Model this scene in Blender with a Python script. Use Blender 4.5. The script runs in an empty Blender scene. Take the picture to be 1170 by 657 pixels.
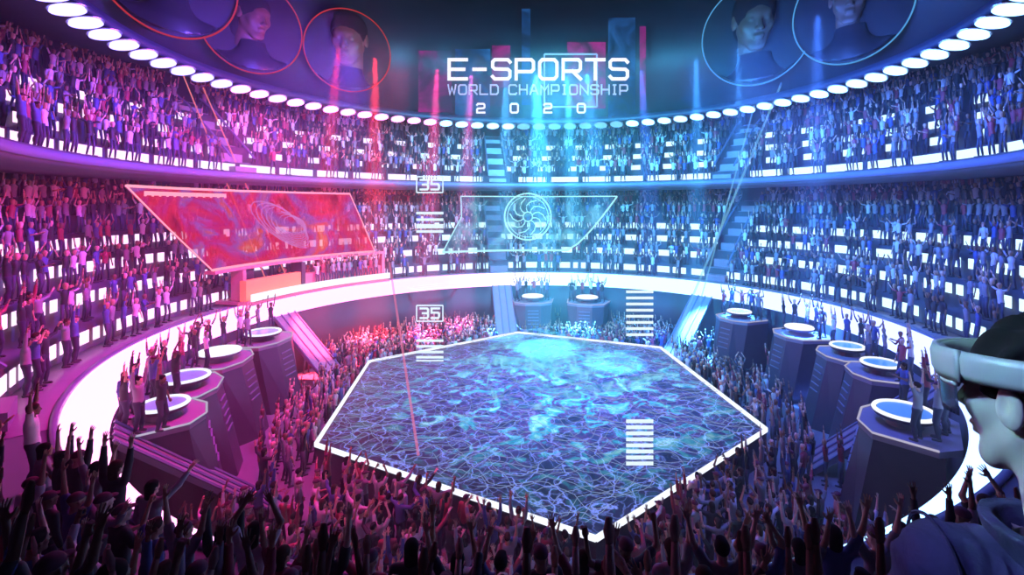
import bpy, math, random
import numpy as np
from mathutils import Vector, Matrix, Euler
random.seed(7)
rng = np.random.default_rng(7)
PI = math.pi
S = bpy.context.scene
COL = S.collection
R_ = math.radians

# ------------------------------------------------------------------ camera
F_PX, CX, YH = 562.0, 616.0, 235.0
cam = bpy.data.cameras.new('camera'); camo = bpy.data.objects.new('camera', cam); COL.objects.link(camo)
cam.sensor_width = 36.0; cam.lens = F_PX / 1170 * 36.0
cam.shift_x = (585 - CX) / 1170.0; cam.shift_y = (YH - 328.5) / 1170.0
cam.clip_start = 0.05; cam.clip_end = 200
camo.location = (0, -25, 5.8); camo.rotation_euler = (PI / 2, 0, 0)
S.camera = camo

# ------------------------------------------------------------------ world, exposure, big lights
S.view_settings.view_transform = 'Standard'; S.view_settings.look = 'None'
S.view_settings.gamma = 1.0; S.view_settings.exposure = 0.0; S.view_settings.use_curve_mapping = False
W = bpy.data.worlds.new('world'); S.world = W; W.use_nodes = True
W.node_tree.nodes['Background'].inputs[0].default_value = (0.10, 0.12, 0.5, 1)
W.node_tree.nodes['Background'].inputs[1].default_value = 0.01
S.cycles.use_denoising = True
S.cycles.max_bounces = 5; S.cycles.diffuse_bounces = 2; S.cycles.glossy_bounces = 2
S.cycles.transparent_max_bounces = 24; S.cycles.volume_bounces = 0
S.cycles.sample_clamp_indirect = 4.0; S.cycles.sample_clamp_direct = 0
S.cycles.caustics_reflective = False; S.cycles.caustics_refractive = False
S.cycles.volume_step_rate = 4.0

def polar(az, r, z=0.0):
    a = R_(az); return Vector((r * math.sin(a), r * math.cos(a), z))

def aim(o, target):
    o.rotation_euler = (Vector(target) - o.location).to_track_quat('-Z', 'Y').to_euler()

def light(name, kind, loc, target, color, power, size=1.0, spot=60, blend=0.5):
    l = bpy.data.lights.new(name, kind); o = bpy.data.objects.new(name, l); COL.objects.link(o)
    o.location = loc; l.color = color; l.energy = power
    if kind == 'AREA': l.shape = 'DISK'; l.size = size
    if kind == 'SPOT': l.spot_size = R_(spot); l.spot_blend = blend; l.shadow_soft_size = size
    if kind == 'POINT': l.shadow_soft_size = size
    aim(o, target); return o

MAG, RED, VIO = (1.0, 0.04, 0.42), (1.0, 0.03, 0.06), (0.30, 0.10, 1.0)
BLU, CYA, PUR = (0.05, 0.18, 1.0), (0.05, 0.55, 1.0), (0.6, 0.08, 0.9)
LP = 0.23
BEAM = 26000
HAZE = 0.0032
light('wash_left_floor', 'AREA', (-9, -9, 8.5), (-14, -4, -4), (1, .02, .33), 11000 * LP, 3)
light('wash_left_tier', 'AREA', (-8, -2, 10.0), (-20, -6, 2), (0.6, 0.03, 0.6), 4000 * LP, 3)
light('wash_left_screen', 'AREA', (-9, 4, 7.5), (-15, 9, 1), RED, 9000 * LP, 2)
light('wash_left_upper', 'AREA', (-9, -1, 12.5), (-22, 0, 10), (.14, .08, 1.0), 19000 * LP, 3)
light('wash_far', 'AREA', (1, 2, 12.5), (2, 20, 5), CYA, 62000 * LP, 4)
light('wash_far_left', 'AREA', (-3, 2, 12.5), (-12, 19, 6), (1, .05, .5), 2200 * LP, 3)
light('wash_right_upper', 'AREA', (10, -1, 12.5), (22, 3, 10), BLU, 12000 * LP, 3)
light('wash_right_tier', 'AREA', (9, -3, 10.5), (20, 2, 2), (0.08, 0.2, 1.0), 8000 * LP, 3)
light('wash_right_floor', 'AREA', (9, -8, 9), (12, -5, -4), (0.12, 0.16, 1.0), 5500 * LP, 3)
light('wash_near_crowd', 'AREA', (-4, -13, 7), (-3, -19, 0), (0.9, 0.05, 0.55), 300 * LP, 3)
light('wash_near_crowd_right', 'AREA', (7, -14, 7), (7, -20, 0), (0.2, 0.12, 1.0), 420 * LP, 3)
light('wash_drum_left', 'AREA', (-8, 4, 12.5), (-17, 5, 15), RED, 5000 * LP, 3)
light('wash_drum_right', 'AREA', (9, 4, 12.5), (17, 5, 15), (0.03, 0.2, 1.0), 9000 * LP, 3)
light('wash_drum_far', 'AREA', (2, 10, 12.5), (2, 18.6, 14), (0.03, 0.2, 1.0), 600 * LP, 3)
for az, r, tx, ty, c, p, sz in (
        (-10, 16, -2.5, 10, (0.08, .45, 1), 60, 9), (-1, 16, .5, 7, CYA, 90, 12), (8, 16, 3, 11, CYA, 75, 8), (14, 16, 4.5, 4, (0.05, .4, 1), 60, 10),
        (30, 16, 8, 8, BLU, 45, 9), (46, 16, 11, 9, (0.05, .35, 1), 60, 8), (58, 16, 13, 7, (0.05, .3, 1), 40, 7), (-20, 16, -6, 12, (0.9, 0.12, 0.6), 50, 8),
        (-30, 16, -8, 9, (1, .05, .3), 60, 8), (-48, 16, -11.5, 9, RED, 60, 9), (-58, 16, -14, 5, RED, 45, 8), (80, 16, 15, 2, BLU, 30, 10)):
    light('beam_spot', 'SPOT', polar(az, r, 17.5), (tx, ty, -4), c, p * BEAM, 0.15, sz, 0.6)

# ------------------------------------------------------------------ materials
MATS = {}
def mat(name, color=(0.5, 0.5, 0.5), rough=0.5, metal=0.0, emit=None, strength=0.0, noise=0.0, nscale=6.0, spec=0.5):
    if name in MATS: return MATS[name]
    m = bpy.data.materials.new(name); m.use_nodes = True; nt = m.node_tree
    b = nt.nodes['Principled BSDF']
    b.inputs['Base Color'].default_value = (*color, 1); b.inputs['Roughness'].default_value = rough
    b.inputs['Metallic'].default_value = metal; b.inputs['Specular IOR Level'].default_value = spec
    if emit:
        b.inputs['Emission Color'].default_value = (*emit, 1); b.inputs['Emission Strength'].default_value = strength
    if noise:
        tc = nt.nodes.new('ShaderNodeTexCoord'); n = nt.nodes.new('ShaderNodeTexNoise'); n.inputs['Scale'].default_value = nscale
        n.inputs['Detail'].default_value = 6
        mx = nt.nodes.new('ShaderNodeMix'); mx.data_type = 'RGBA'
        mx.inputs[6].default_value = (*[c * (1 - noise) for c in color], 1)
        mx.inputs[7].default_value = (*[min(1, c * (1 + noise)) for c in color], 1)
        nt.links.new(tc.outputs['Object'], n.inputs['Vector']); nt.links.new(n.outputs['Fac'], mx.inputs[0])
        nt.links.new(mx.outputs[2], b.inputs['Base Color'])
        bm = nt.nodes.new('ShaderNodeBump'); bm.inputs['Strength'].default_value = 0.25
        nt.links.new(n.outputs['Fac'], bm.inputs['Height']); nt.links.new(bm.outputs[0], b.inputs['Normal'])
    MATS[name] = m; return m

def emis(name, color, strength, alpha=1.0):
    """A pure emitter; alpha < 1 lets what lies behind it show through (a hologram)."""
    if name in MATS: return MATS[name]
    m = bpy.data.materials.new(name); m.use_nodes = True; nt = m.node_tree; nt.nodes.clear()
    out = nt.nodes.new('ShaderNodeOutputMaterial'); e = nt.nodes.new('ShaderNodeEmission')
    e.inputs[0].default_value = (*color, 1); e.inputs[1].default_value = strength
    if alpha < 1:
        t = nt.nodes.new('ShaderNodeBsdfTransparent'); mx = nt.nodes.new('ShaderNodeMixShader')
        mx.inputs[0].default_value = alpha
        nt.links.new(t.outputs[0], mx.inputs[1]); nt.links.new(e.outputs[0], mx.inputs[2]); nt.links.new(mx.outputs[0], out.inputs[0])
    else: nt.links.new(e.outputs[0], out.inputs[0])
    MATS[name] = m; return m

M_tier = mat('tier_concrete', (0.08, 0.08, 0.11), 0.45, noise=0.25, nscale=1.5)
M_fascia = mat('fascia_paint', (0.16, 0.18, 0.30), 0.35, noise=0.1, nscale=2)
M_walk = mat('walkway_floor', (0.22, 0.20, 0.25), 0.35, noise=0.18, nscale=1.2)
M_pit = mat('arena_floor', (0.22, 0.19, 0.24), 0.3, noise=0.3, nscale=0.9)
M_dark = mat('dark_wall', (0.05, 0.05, 0.07), 0.6, noise=0.3, nscale=1)
M_drum = mat('drum_panels', (0.02, 0.02, 0.028), 0.45, noise=0.35, nscale=0.6)
M_soffit = mat('soffit_paint', (0.025, 0.03, 0.06), 0.5)
M_metal = mat('brushed_metal', (0.35, 0.35, 0.4), 0.3, 0.7)
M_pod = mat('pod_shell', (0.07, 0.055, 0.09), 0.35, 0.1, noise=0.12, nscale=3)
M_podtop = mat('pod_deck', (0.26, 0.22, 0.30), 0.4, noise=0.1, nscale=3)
def ring_glow():
    """LED ring: its diodes run from pink at the left through cyan at the far side to blue at the right"""
    m = bpy.data.materials.new('ring_light_glow'); m.use_nodes = True; nt = m.node_tree; nt.nodes.clear()
    tc = nt.nodes.new('ShaderNodeTexCoord'); sx = nt.nodes.new('ShaderNodeSeparateXYZ'); mr = nt.nodes.new('ShaderNodeMapRange'); cr = nt.nodes.new('ShaderNodeValToRGB')
    mr.inputs[1].default_value = -17.5; mr.inputs[2].default_value = 17.5
    nt.links.new(tc.outputs['Object'], sx.inputs[0]); nt.links.new(sx.outputs[0], mr.inputs[0]); nt.links.new(mr.outputs[0], cr.inputs[0])
    es = cr.color_ramp.elements; es[0].position = 0; es[0].color = (1, .31, .78, 1); es[1].position = 1; es[1].color = (.31, .36, 1, 1)
    for q, c in ((.28, (1, .31, .66, 1)), (.45, (.5, .5, 1, 1)), (.6, (.32, .7, 1, 1))): e = es.new(q); e.color = c
    em = nt.nodes.new('ShaderNodeEmission'); em.inputs[1].default_value = 3.3; out = nt.nodes.new('ShaderNodeOutputMaterial')
    nt.links.new(cr.outputs[0], em.inputs[0]); nt.links.new(em.outputs[0], out.inputs[0]); return m
M_ring = ring_glow()
M_lampset = [emis('lamp_glow_violet', (.3, .25, 1.0), 4.5), emis('lamp_glow_pink', (.8, .25, .75), 4.5), emis('lamp_glow_sky', (.24, .5, 1.0), 4.5)]
M_lampdim = emis('dim_lamp_glow', (0.22, 0.62, 1.0), 1.1)
M_panset = [emis('panel_glow_pink', (1.0, .62, .95), 1.7), emis('panel_glow_mauve', (.8, .70, 1.0), 1.6), emis('panel_glow_sky', (.55, .8, 1.0), 1.8)]
def by_az(s, az): return s[0 if az < (-80) else 1 if az < -28 else 2]
M_white = emis('white_edge_glow', (0.85, 0.9, 1.0), 1.25)

# ------------------------------------------------------------------ mesh helpers
def mesh_np(name, V, Fq, smooth=False):
    me = bpy.data.meshes.new(name)
    V = np.asarray(V, np.float32); Fq = np.asarray(Fq, np.int32)
    nf, k = Fq.shape
    me.vertices.add(len(V)); me.vertices.foreach_set('co', V.ravel())
    me.loops.add(nf * k); me.loops.foreach_set('vertex_index', Fq.ravel())
    me.polygons.add(nf); me.polygons.foreach_set('loop_start', np.arange(0, nf * k, k, dtype=np.int32))
    try: me.polygons.foreach_set('loop_total', np.full(nf, k, np.int32))
    except Exception: pass
    if smooth: me.polygons.foreach_set('use_smooth', np.ones(nf, bool))
    me.update(calc_edges=True); me.validate(); return me

class MB:
    def __init__(s): s.v = []; s.f = []
    def add(s, vs, fs):
        b = len(s.v); s.v += [tuple(v) for v in vs]; s.f += [tuple(i + b for i in f) for f in fs]
    def box(s, lo, hi, M=None):
        (a, b, c), (d, e, f) = lo, hi
        vs = [Vector(p) for p in ((a,b,c),(d,b,c),(d,e,c),(a,e,c),(a,b,f),(d,b,f),(d,e,f),(a,e,f))]
        if M is not None: vs = [M @ v for v in vs]
        s.add(vs, [(3,2,1,0),(4,5,6,7),(0,1,5,4),(1,2,6,5),(2,3,7,6),(3,0,4,7)])
    def prism(s, pts, z0, z1, M=None):
        n = len(pts)
        vs = [Vector((p[0], p[1], z0)) for p in pts] + [Vector((p[0], p[1], z1)) for p in pts]
        if M is not None: vs = [M @ v for v in vs]
        s.add(vs, [tuple(reversed(range(n))), tuple(range(n, 2*n))] + [(i, (i+1) % n, n + (i+1) % n, n + i) for i in range(n)])
    def tube(s, pts, r, n=6, cap=True):
        pts = [Vector(p) for p in pts]; rs = r if isinstance(r, (list, tuple)) else [r] * len(pts)
        vs = []; fs = []
        for i, p in enumerate(pts):
            d = (pts[min(i+1, len(pts)-1)] - pts[max(i-1, 0)]).normalized()
            u = d.orthogonal().normalized() if abs(d.z) > 0.9 else d.cross(Vector((0,0,1))).normalized()
            w = d.cross(u)
            vs += [p + (u * math.cos(2*PI*k/n) + w * math.sin(2*PI*k/n)) * rs[i] for k in range(n)]
        for i in range(len(pts)-1):
            for k in range(n): fs.append((i*n+k, i*n+(k+1) % n, (i+1)*n+(k+1) % n, (i+1)*n+k))
        if cap: fs += [tuple(reversed(range(n))), tuple(range((len(pts)-1)*n, len(pts)*n))]
        s.add(vs, fs)
    def torus(s, R, r, n=48, m=8, M=None, sy=1.0):
        vs = []; fs = []
        for i in range(n):
            a = 2*PI*i/n
            for k in range(m):
                b = 2*PI*k/m; v = Vector(((R + r*math.cos(b))*math.cos(a), (R + r*math.cos(b))*math.sin(a)*sy, r*math.sin(b)))
                vs.append(M @ v if M is not None else v)
        for i in range(n):
            for k in range(m): fs.append((i*m+k, ((i+1) % n)*m+k, ((i+1) % n)*m+(k+1) % m, i*m+(k+1) % m))
        s.add(vs, fs)
    def disc(s, R, t, n=32, M=None, z=0, R2=None):
        R2 = R if R2 is None else R2
        p0 = [Vector((R*math.cos(2*PI*k/n), R*math.sin(2*PI*k/n), z)) for k in range(n)]
        p1 = [Vector((R2*math.cos(2*PI*k/n), R2*math.sin(2*PI*k/n), z+t)) for k in range(n)]
        vs = p0 + p1
        if M is not None: vs = [M @ v for v in vs]
        s.add(vs, [tuple(reversed(range(n))), tuple(range(n, 2*n))] + [(k, (k+1) % n, n+(k+1) % n, n+k) for k in range(n)])
    def mesh(s, name, smooth=False):
        me = bpy.data.meshes.new(name); me.from_pydata(s.v, [], s.f)
        if smooth: me.polygons.foreach_set('use_smooth', [True] * len(me.polygons))
        me.update(); return me
    def build(s, name, m, parent=None, smooth=False):
        return link(name, s.mesh(name, smooth), m, parent)

def link(name, me, m, parent=None):
    o = bpy.data.objects.new(name, me); COL.objects.link(o)
    if m is not None and len(me.materials) == 0: me.materials.append(m)
    if parent is not None: o.parent = parent
    return o
def tag(o, label, cat, group=None, kind=None):
    if label: o['label'] = label
    if cat: o['category'] = cat
    if group: o['group'] = group
    if kind: o['kind'] = kind
    return o
def empty(name, loc=(0,0,0), rz=0):
    o = bpy.data.objects.new(name, None); COL.objects.link(o); o.location = loc; o.rotation_euler = (0,0,rz)
    o.empty_display_size = 0.1; return o
def structure(o, label=None):
    o['kind'] = 'structure'
    if label: o['label'] = label
    return o

def lathe(name, prof, m, a0=-180, a1=180, n=180, closed=False, parent=None, smooth=False):
    """revolve a (r, z) profile about the arena's axis between two azimuths"""
    full = a1 - a0 >= 359.9; na = n if full else n + 1
    A = np.radians(np.linspace(a0, a1, n + 1)[:na]); P = np.array(prof, float); k = len(P)
    V = np.stack([P[None,:,0] * np.sin(A)[:,None], P[None,:,0] * np.cos(A)[:,None], np.broadcast_to(P[None,:,1], (na, k))], -1).reshape(-1, 3)
    i = np.arange(n)[:,None]; j = np.arange(k if closed else k - 1)[None,:]; i2 = (i + 1) % na if full else i + 1; j2 = (j + 1) % k
    Fq = np.stack([i*k + j, i2*k + j, i2*k + j2, i*k + j2], -1).reshape(-1, 4)
    me = mesh_np(name, V, Fq, smooth)
    return link(name, me, m, parent)

# ------------------------------------------------------------------ the building
Z_FLOOR, Z_STAGE = -4.8, -3.5
R_IN, Z_IN, R_OUT = 16.45, -0.87, 17.45
mb = MB(); mb.disc(R_IN + 0.3, 0.2, 96, z=Z_FLOOR - 0.2); structure(mb.build('floor', M_pit))
structure(lathe('wall_pit', [(R_IN, Z_FLOOR - .05), (R_IN, Z_IN - .04), (R_IN + .35, Z_IN - .04), (R_IN + .35, Z_FLOOR - .05)], M_dark, closed=True))
LOW = [(19.0, 0.95), (20.2, 2.2), (21.4, 3.35), (22.6, 4.4), (23.8, 5.3), (25.0, 6.2)]
LOW_A = 134
prof = [(17.5, -.3), (17.5, 0.0), (19.0, 0.0)]
for i, (r, z) in enumerate(LOW):
    prof += [(r, z), (LOW[i+1][0] if i + 1 < len(LOW) else 26.4, z)]
prof += [(26.4, -.3)]
structure(lathe('floor_lower_tier', prof, M_tier, -LOW_A, LOW_A, 200, closed=True))
structure(lathe('floor_walkway', [(17.5, 0.004), (17.5, .012), (18.97, .012), (18.97, .004)], M_walk, -LOW_A, LOW_A, 160, closed=True))
NEAR = [(17.5, 0.0), (19.9, 0.45), (21.1, 1.25), (22.2, 2.3), (23.4, 3.85)]
prof = [(17.5, -.3), (17.5, 0.0)]
for i, (r, z) in enumerate(NEAR):
    if i: prof += [(r, NEAR[i-1][1]), (r, z)]
prof += [(26.4, 3.85), (26.4, -.3)]
structure(lathe('floor_near_terrace', prof, M_tier, LOW_A, 360 - LOW_A, 90, closed=True))
UP_A = 135
UP = [(19.2, 7.9), (20.0, 8.5), (21.2, 9.65), (22.4, 10.75), (23.6, 11.9), (24.8, 12.7)]
prof = [(26.4, 7.4), (20.6, 7.15), (19.35, 7.3), (19.2, 7.45)]
for i, (r, z) in enumerate(UP):
    prof += [(r, z), (UP[i+1][0] if i + 1 < len(UP) else 26.4, z)]
structure(lathe('floor_upper_tier', prof, M_tier, -UP_A, UP_A, 200, closed=True))
structure(lathe('trim_1', [(19.19, 7.47), (19.12, 7.47), (19.12, 7.82), (19.19, 7.82)], M_fascia, -UP_A, UP_A, 200, closed=True))
structure(lathe('wall_outer', [(26.4, -1), (26.4, 15.4), (26.8, 15.4), (26.8, -1)], M_dark, closed=True, n=120))
structure(lathe('wall_drum', [(18.95, 13.5), (18.95, 26), (19.3, 26), (19.3, 13.5)], M_drum, closed=True, n=120))
structure(lathe('ceiling_upper', [(0.01, 26), (19.3, 26), (19.3, 26.3), (0.01, 26.3)], M_dark, n=96))
structure(lathe('ceiling_lip', [(18.0, 13.05), (18.15, 12.95), (19.4, 13.15), (26.8, 14.9), (26.8, 15.1), (19.3, 13.7), (18.1, 13.45)], M_soffit, closed=True, n=180))
# ------------------------------------------------------------------ the light ring
o = lathe('ring_light', [(R_IN, Z_IN), (R_OUT, 0.03), (R_OUT + .04, -.06), (R_IN + .02, Z_IN - .1)], M_ring, closed=True, n=240)
tag(o, 'huge white glowing ring sloping down around the arena pit', 'ring light')
o = lathe('ring_kerb', [(R_OUT + .05, -.1), (R_OUT + .05, .07), (R_OUT + .2, .07), (R_OUT + .2, -.1)], M_fascia, closed=True, n=200)
tag(o, 'low grey kerb along the outer edge of the white ring', 'kerb')

# ------------------------------------------------------------------ riser lights
def strip(name, label, r, z0, z1, segs, a0, a1, period, group):
    e = empty(name, (0, 0, z0)); tag(e, label, 'light strip', group)
    per = math.degrees(period / r); a = a0; meshes = {}
    cnt = 0
    while a < a1 and cnt < 100:
        for (s0, s1) in segs:
            az = a + per * (s0 + s1) / 2; pm = by_az(M_panset, az); key = (s0, s1, pm.name)
            if key not in meshes:
                w = (s1 - s0) * period / 2; mb = MB(); mb.box((-w, -.03, 0), (w, .0, z1 - z0)); me = mb.mesh('light_panel'); me.materials.append(pm); meshes[key] = me
            if cnt >= 100: break
            if any(abs(az - q) < 2.6 for q in AISLES): continue
            p = bpy.data.objects.new('light_panel', meshes[key]); COL.objects.link(p); p.parent = e
            p.location = polar(az, r - .02, 0); p.rotation_euler = (0, 0, -R_(az)); cnt += 1
        a += per
AISLES = [-130, -72, -11, 47, 114, 172]
SEG = [(0.0, .36), (.46, .60), (.70, .84)]
nth = ['lowest', 'second', 'third', 'topmost']
for i in range(4):
    r, z = LOW[i]
    strip('riser_light_strip', '%s strip of white light panels on the lower tier risers' % nth[i], r, z - .68, z - .18, SEG, -126, 120, 2.9, None)
strip('riser_light_strip', 'long bright panel strip along the upper tier front edge', 20.0, 7.96, 8.42, [(0.0, .88)], -130, 125, 2.9, None)
for i in (2, 3, 4):
    r, z = UP[i]
    strip('riser_light_strip', '%s strip of white light panels above the upper tier front edge' % ['first', 'second', 'third'][i-2], r, z - .62, z - .2, [(0.0, .3), (.46, .56)], -118, 115, 2.9, None)

# ------------------------------------------------------------------ aisles and ramps
def aisle(az, label_az):
    for (rows, nm, lab) in ((LOW, 'stairway', 'lower'), (UP[1:], 'stairway', 'upper')):
        if az in (172,) or (lab == 'upper' and abs(az) > 125): continue
        e = empty(nm, (0, 0, 0), -R_(az)); tag(e, 'pale stairway climbing the %s tier %s' % (lab, label_az), 'stairway')
        mb = MB()
        for i, (r, z) in enumerate(rows):
            if az < -125 and i > 4: continue
            zp = rows[i-1][1] if i else (0.0 if lab == 'lower' else 7.9)
            mid = (zp + z) / 2
            mb.box((-.75, r - .6, zp + .015), (.75, r + 0.0, mid + .03))
            mb.box((-.75, r - .02, z + .01), (.75, r + .6, z + .05))
        mb.build('treads', M_podtop, e)
        for s in (-1, 1):
            q = MB(); pts = [(s*.85, r - .35, z + .35) for r, z in rows]
            q.tube(pts, .07, 5); q.build('side_rail', M_fascia, e)
    e = empty('pit_ramp', (0, 0, 0), -R_(az)); tag(e, 'sloping ramp from white ring to pit floor, %s' % label_az, 'ramp')
    L0, L1 = (R_IN - .1, Z_IN + .02), (12.0, Z_FLOOR + .02); mb = MB()
    mb.add([(-.8, L0[0], L0[1]), (.8, L0[0], L0[1]), (.8, L1[0], L1[1]), (-.8, L1[0], L1[1]), (-.8, L0[0], L0[1]-.2), (.8, L0[0], L0[1]-.2), (.8, L1[0]+.2, L1[1]-.02), (-.8, L1[0]+.2, L1[1]-.02)],
           [(3,2,1,0),(4,5,6,7),(0,1,5,4),(1,2,6,5),(2,3,7,6),(3,0,4,7)])
    mb.build('deck', M_podtop, e)
    for s in (-1, -.33, .33, 1):
        q = MB(); q.tube([(s*.78, L0[0], L0[1]+.05), (s*.78, L1[0], L1[1]+.05)], .05, 5); q.build('side_rail' if abs(s) == 1 else 'tread_line', M_fascia, e)
for az, lab in ((-130, 'at the bottom left'), (-72, 'under the red screen'), (-11, 'at the far centre'), (47, 'at the far right'), (114, 'at right'), (172, 'hidden behind the near crowd')):
    if az != 172: aisle(az, lab)

# ------------------------------------------------------------------ roof lamps
lampme = MB(); lampme.disc(.52, .10, 24, z=0, R2=.48); LM = []
for mm in M_lampset + [M_lampdim]:
    q = lampme.mesh('lens'); q.materials.append(mm); LM.append(q)
h = MB(); h.disc(.56, .10, 24, z=.04, R2=.42); h.torus(.55, .03, 24, 6, Matrix.Translation((0, 0, .04))); H1 = h.mesh('housing'); H1.materials.append(M_metal)
NL = 85; NDIM = 0
def ordinal(n):
    a = 'first second third fourth fifth sixth seventh eighth ninth tenth eleventh twelfth thirteenth fourteenth fifteenth sixteenth seventeenth eighteenth nineteenth'.split()
    return a[n-1] if n < 20 else ('twentieth' if n == 20 else 'thirtieth' if n == 30 else ('twenty-' if n < 30 else 'thirty-') + a[n % 10 - 1])
for i in range(NL):
    az = -180 + (i + .5) * 360 / NL
    if abs(az) > 122: continue
    dim = -8 < az < 24
    e = empty('roof_lamp', polar(az, 18.35, 12.76)); e.rotation_euler = Euler((R_(-22), 0, -R_(az)), 'XYZ')
    e.rotation_euler = (Matrix.Rotation(-R_(az), 3, 'Z') @ Matrix.Rotation(R_(-15), 3, 'X')).to_euler()
    for nm, me in (('housing', H1), ('lens', LM[3] if dim else by_az(LM, az))):
        p = bpy.data.objects.new(nm, me); COL.objects.link(p); p.parent = e
        if nm == 'lens': p.location = (0, 0, -.06)
    if dim: NDIM += 1; tag(e, '%s dim blue roof lamp under the title, counted from the left' % ordinal(NDIM), 'lamp', 'dim roof lamps under the title')
    else:
        k_ = sum(1 for j in range(NL) if (az < abs(0) and az < -180 + (j + .5)*360/NL <= -8) or (az > 0 and 24 <= -180 + (j + .5)*360/NL < az)) + 1
        tag(e, '%s bright round roof lamp to the %s of the dim ones' % (ordinal(k_), 'left' if az < 0 else 'right'), 'lamp', 'bright lamps along the roof lip')

# ------------------------------------------------------------------ stage and hologram
HEX = [polar(a, r) for a, r in ((-124, 10.5), (-67, 11.0), (-8, 11.1), (48, 10.7), (116, 10.5), (172, 11.4))]
stage = empty('stage', (0, 0, Z_FLOOR)); tag(stage, 'raised hexagonal stage with a glowing screen floor in the arena centre', 'stage')
def hexs(k): return [(p.x * k, p.y * k) for p in HEX]
mb = MB(); mb.prism(hexs(1.0), 0.0, Z_STAGE - .06 - Z_FLOOR); mb.build('platform', M_dark, stage)

def nodes(name):
    m = bpy.data.materials.new(name); m.use_nodes = True; nt = m.node_tree; nt.nodes.clear()
    N = lambda t, **k: _n(nt, t, k)
    return m, nt, N
def _n(nt, t, k):
    n = nt.nodes.new(t)
    for a, b in k.items():
        if a.startswith('i_'): n.inputs[int(a[2:])].default_value = b
        else: setattr(n, a, b)
    return n
def ramp(nt, pts):
    r = nt.nodes.new('ShaderNodeValToRGB'); cr = r.color_ramp
    while len(cr.elements) < len(pts): cr.elements.new(0.5)
    for e, (p, c) in zip(cr.elements, pts): e.position = p; e.color = (*c, 1)
    return r

def led_material(name='stage_screen_picture'):
    """a video floor: dark navy with thin white warped lines, and cyan and violet swirls toward its middle"""
    m, nt, N = nodes(name); L = nt.links.new
    tc = N('ShaderNodeTexCoord')
    nz = N('ShaderNodeTexNoise'); nz.inputs['Scale'].default_value = 0.55; nz.inputs['Detail'].default_value = 5
    L(tc.outputs['Object'], nz.inputs['Vector'])
    sub = N('ShaderNodeVectorMath', operation='SUBTRACT'); sub.inputs[1].default_value = (.5, .5, .5); L(nz.outputs['Color'], sub.inputs[0])
    sc = N('ShaderNodeVectorMath', operation='SCALE'); sc.inputs['Scale'].default_value = 2.6; L(sub.outputs[0], sc.inputs[0])
    ad = N('ShaderNodeVectorMath', operation='ADD'); L(tc.outputs['Object'], ad.inputs[0]); L(sc.outputs[0], ad.inputs[1])
    def edge(scale, w):
        v = N('ShaderNodeTexVoronoi', feature='DISTANCE_TO_EDGE'); v.inputs['Scale'].default_value = scale; L(ad.outputs[0], v.inputs['Vector'])
        mr = N('ShaderNodeMapRange'); mr.inputs[1].default_value = 0; mr.inputs[2].default_value = w; mr.inputs[3].default_value = 1; mr.inputs[4].default_value = 0
        L(v.outputs['Distance'], mr.inputs[0]); return mr
    e1, e2 = edge(0.85, .035), edge(1.9, .06)
    n2 = N('ShaderNodeTexNoise'); n2.inputs['Scale'].default_value = .8; n2.inputs['Detail'].default_value = 8; n2.inputs['Distortion'].default_value = 1.6
    L(tc.outputs['Object'], n2.inputs['Vector'])
    colr = ramp(nt, [(0.30, (0.0, 0.005, 0.07)), (0.44, (0.01, 0.04, 0.32)), (0.51, (0.10, 0.03, 0.38)), (0.57, (0.0, 0.42, 0.80)), (0.72, (0.35, 0.95, 1.0))])
    L(n2.outputs['Fac'], colr.inputs[0])
    # distance from the stage middle: the picture's own cloud sits mid-stage
    g = N('ShaderNodeVectorMath', operation='LENGTH'); mp = N('ShaderNodeMapping'); mp.inputs['Location'].default_value = (-1.0, -.5, 0); mp.inputs['Scale'].default_value = (1, 1, 0)
    L(tc.outputs['Object'], mp.inputs[0]); L(mp.outputs[0], g.inputs[0])
    mr = N('ShaderNodeMapRange'); mr.inputs[1].default_value = 9.5; mr.inputs[2].default_value = 2.0; mr.inputs[3].default_value = 0.08; mr.inputs[4].default_value = 1.0
    L(g.outputs['Value'], mr.inputs[0])
    mul = N('ShaderNodeVectorMath', operation='SCALE'); L(colr.outputs[0], mul.inputs[0]); L(mr.outputs[0], mul.inputs['Scale'])
    ln = N('ShaderNodeMath', operation='MAXIMUM'); s2 = N('ShaderNodeMath', operation='MULTIPLY', i_1=.45); L(e2.outputs[0], s2.inputs[0]); L(e1.outputs[0], ln.inputs[0]); L(s2.outputs[0], ln.inputs[1])
    lc = N('ShaderNodeVectorMath', operation='SCALE'); lc.inputs[0].default_value = (0.14, 0.20, 0.62); L(ln.outputs[0], lc.inputs['Scale'])
    sm = N('ShaderNodeVectorMath', operation='ADD'); L(mul.outputs[0], sm.inputs[0]); L(lc.outputs[0], sm.inputs[1])
    b = N('ShaderNodeBsdfPrincipled'); b.inputs['Base Color'].default_value = (0.01, 0.01, 0.03, 1); b.inputs['Roughness'].default_value = 0.35
    L(sm.outputs[0], b.inputs['Emission Color']); b.inputs['Emission Strength'].default_value = 1.7
    out = N('ShaderNodeOutputMaterial'); L(b.outputs[0], out.inputs[0]); return m
mb = MB(); mb.prism(hexs(.985), Z_STAGE - .058 - Z_FLOOR, Z_STAGE - Z_FLOOR); mb.build('screen_floor', led_material(), stage)
for i in range(6):
    a, b = HEX[i], HEX[(i+1) % 6]; q = MB(); z = Z_STAGE - Z_FLOOR
    d = (b - a).normalized(); nrm = Vector((d.y, -d.x, 0)) * .05
    q.prism([(a - nrm).to_2d(), (b - nrm).to_2d(), (b + nrm).to_2d(), (a + nrm).to_2d()], z - .06, z + .09)
    q.build('edge_light', M_white, stage)

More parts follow.
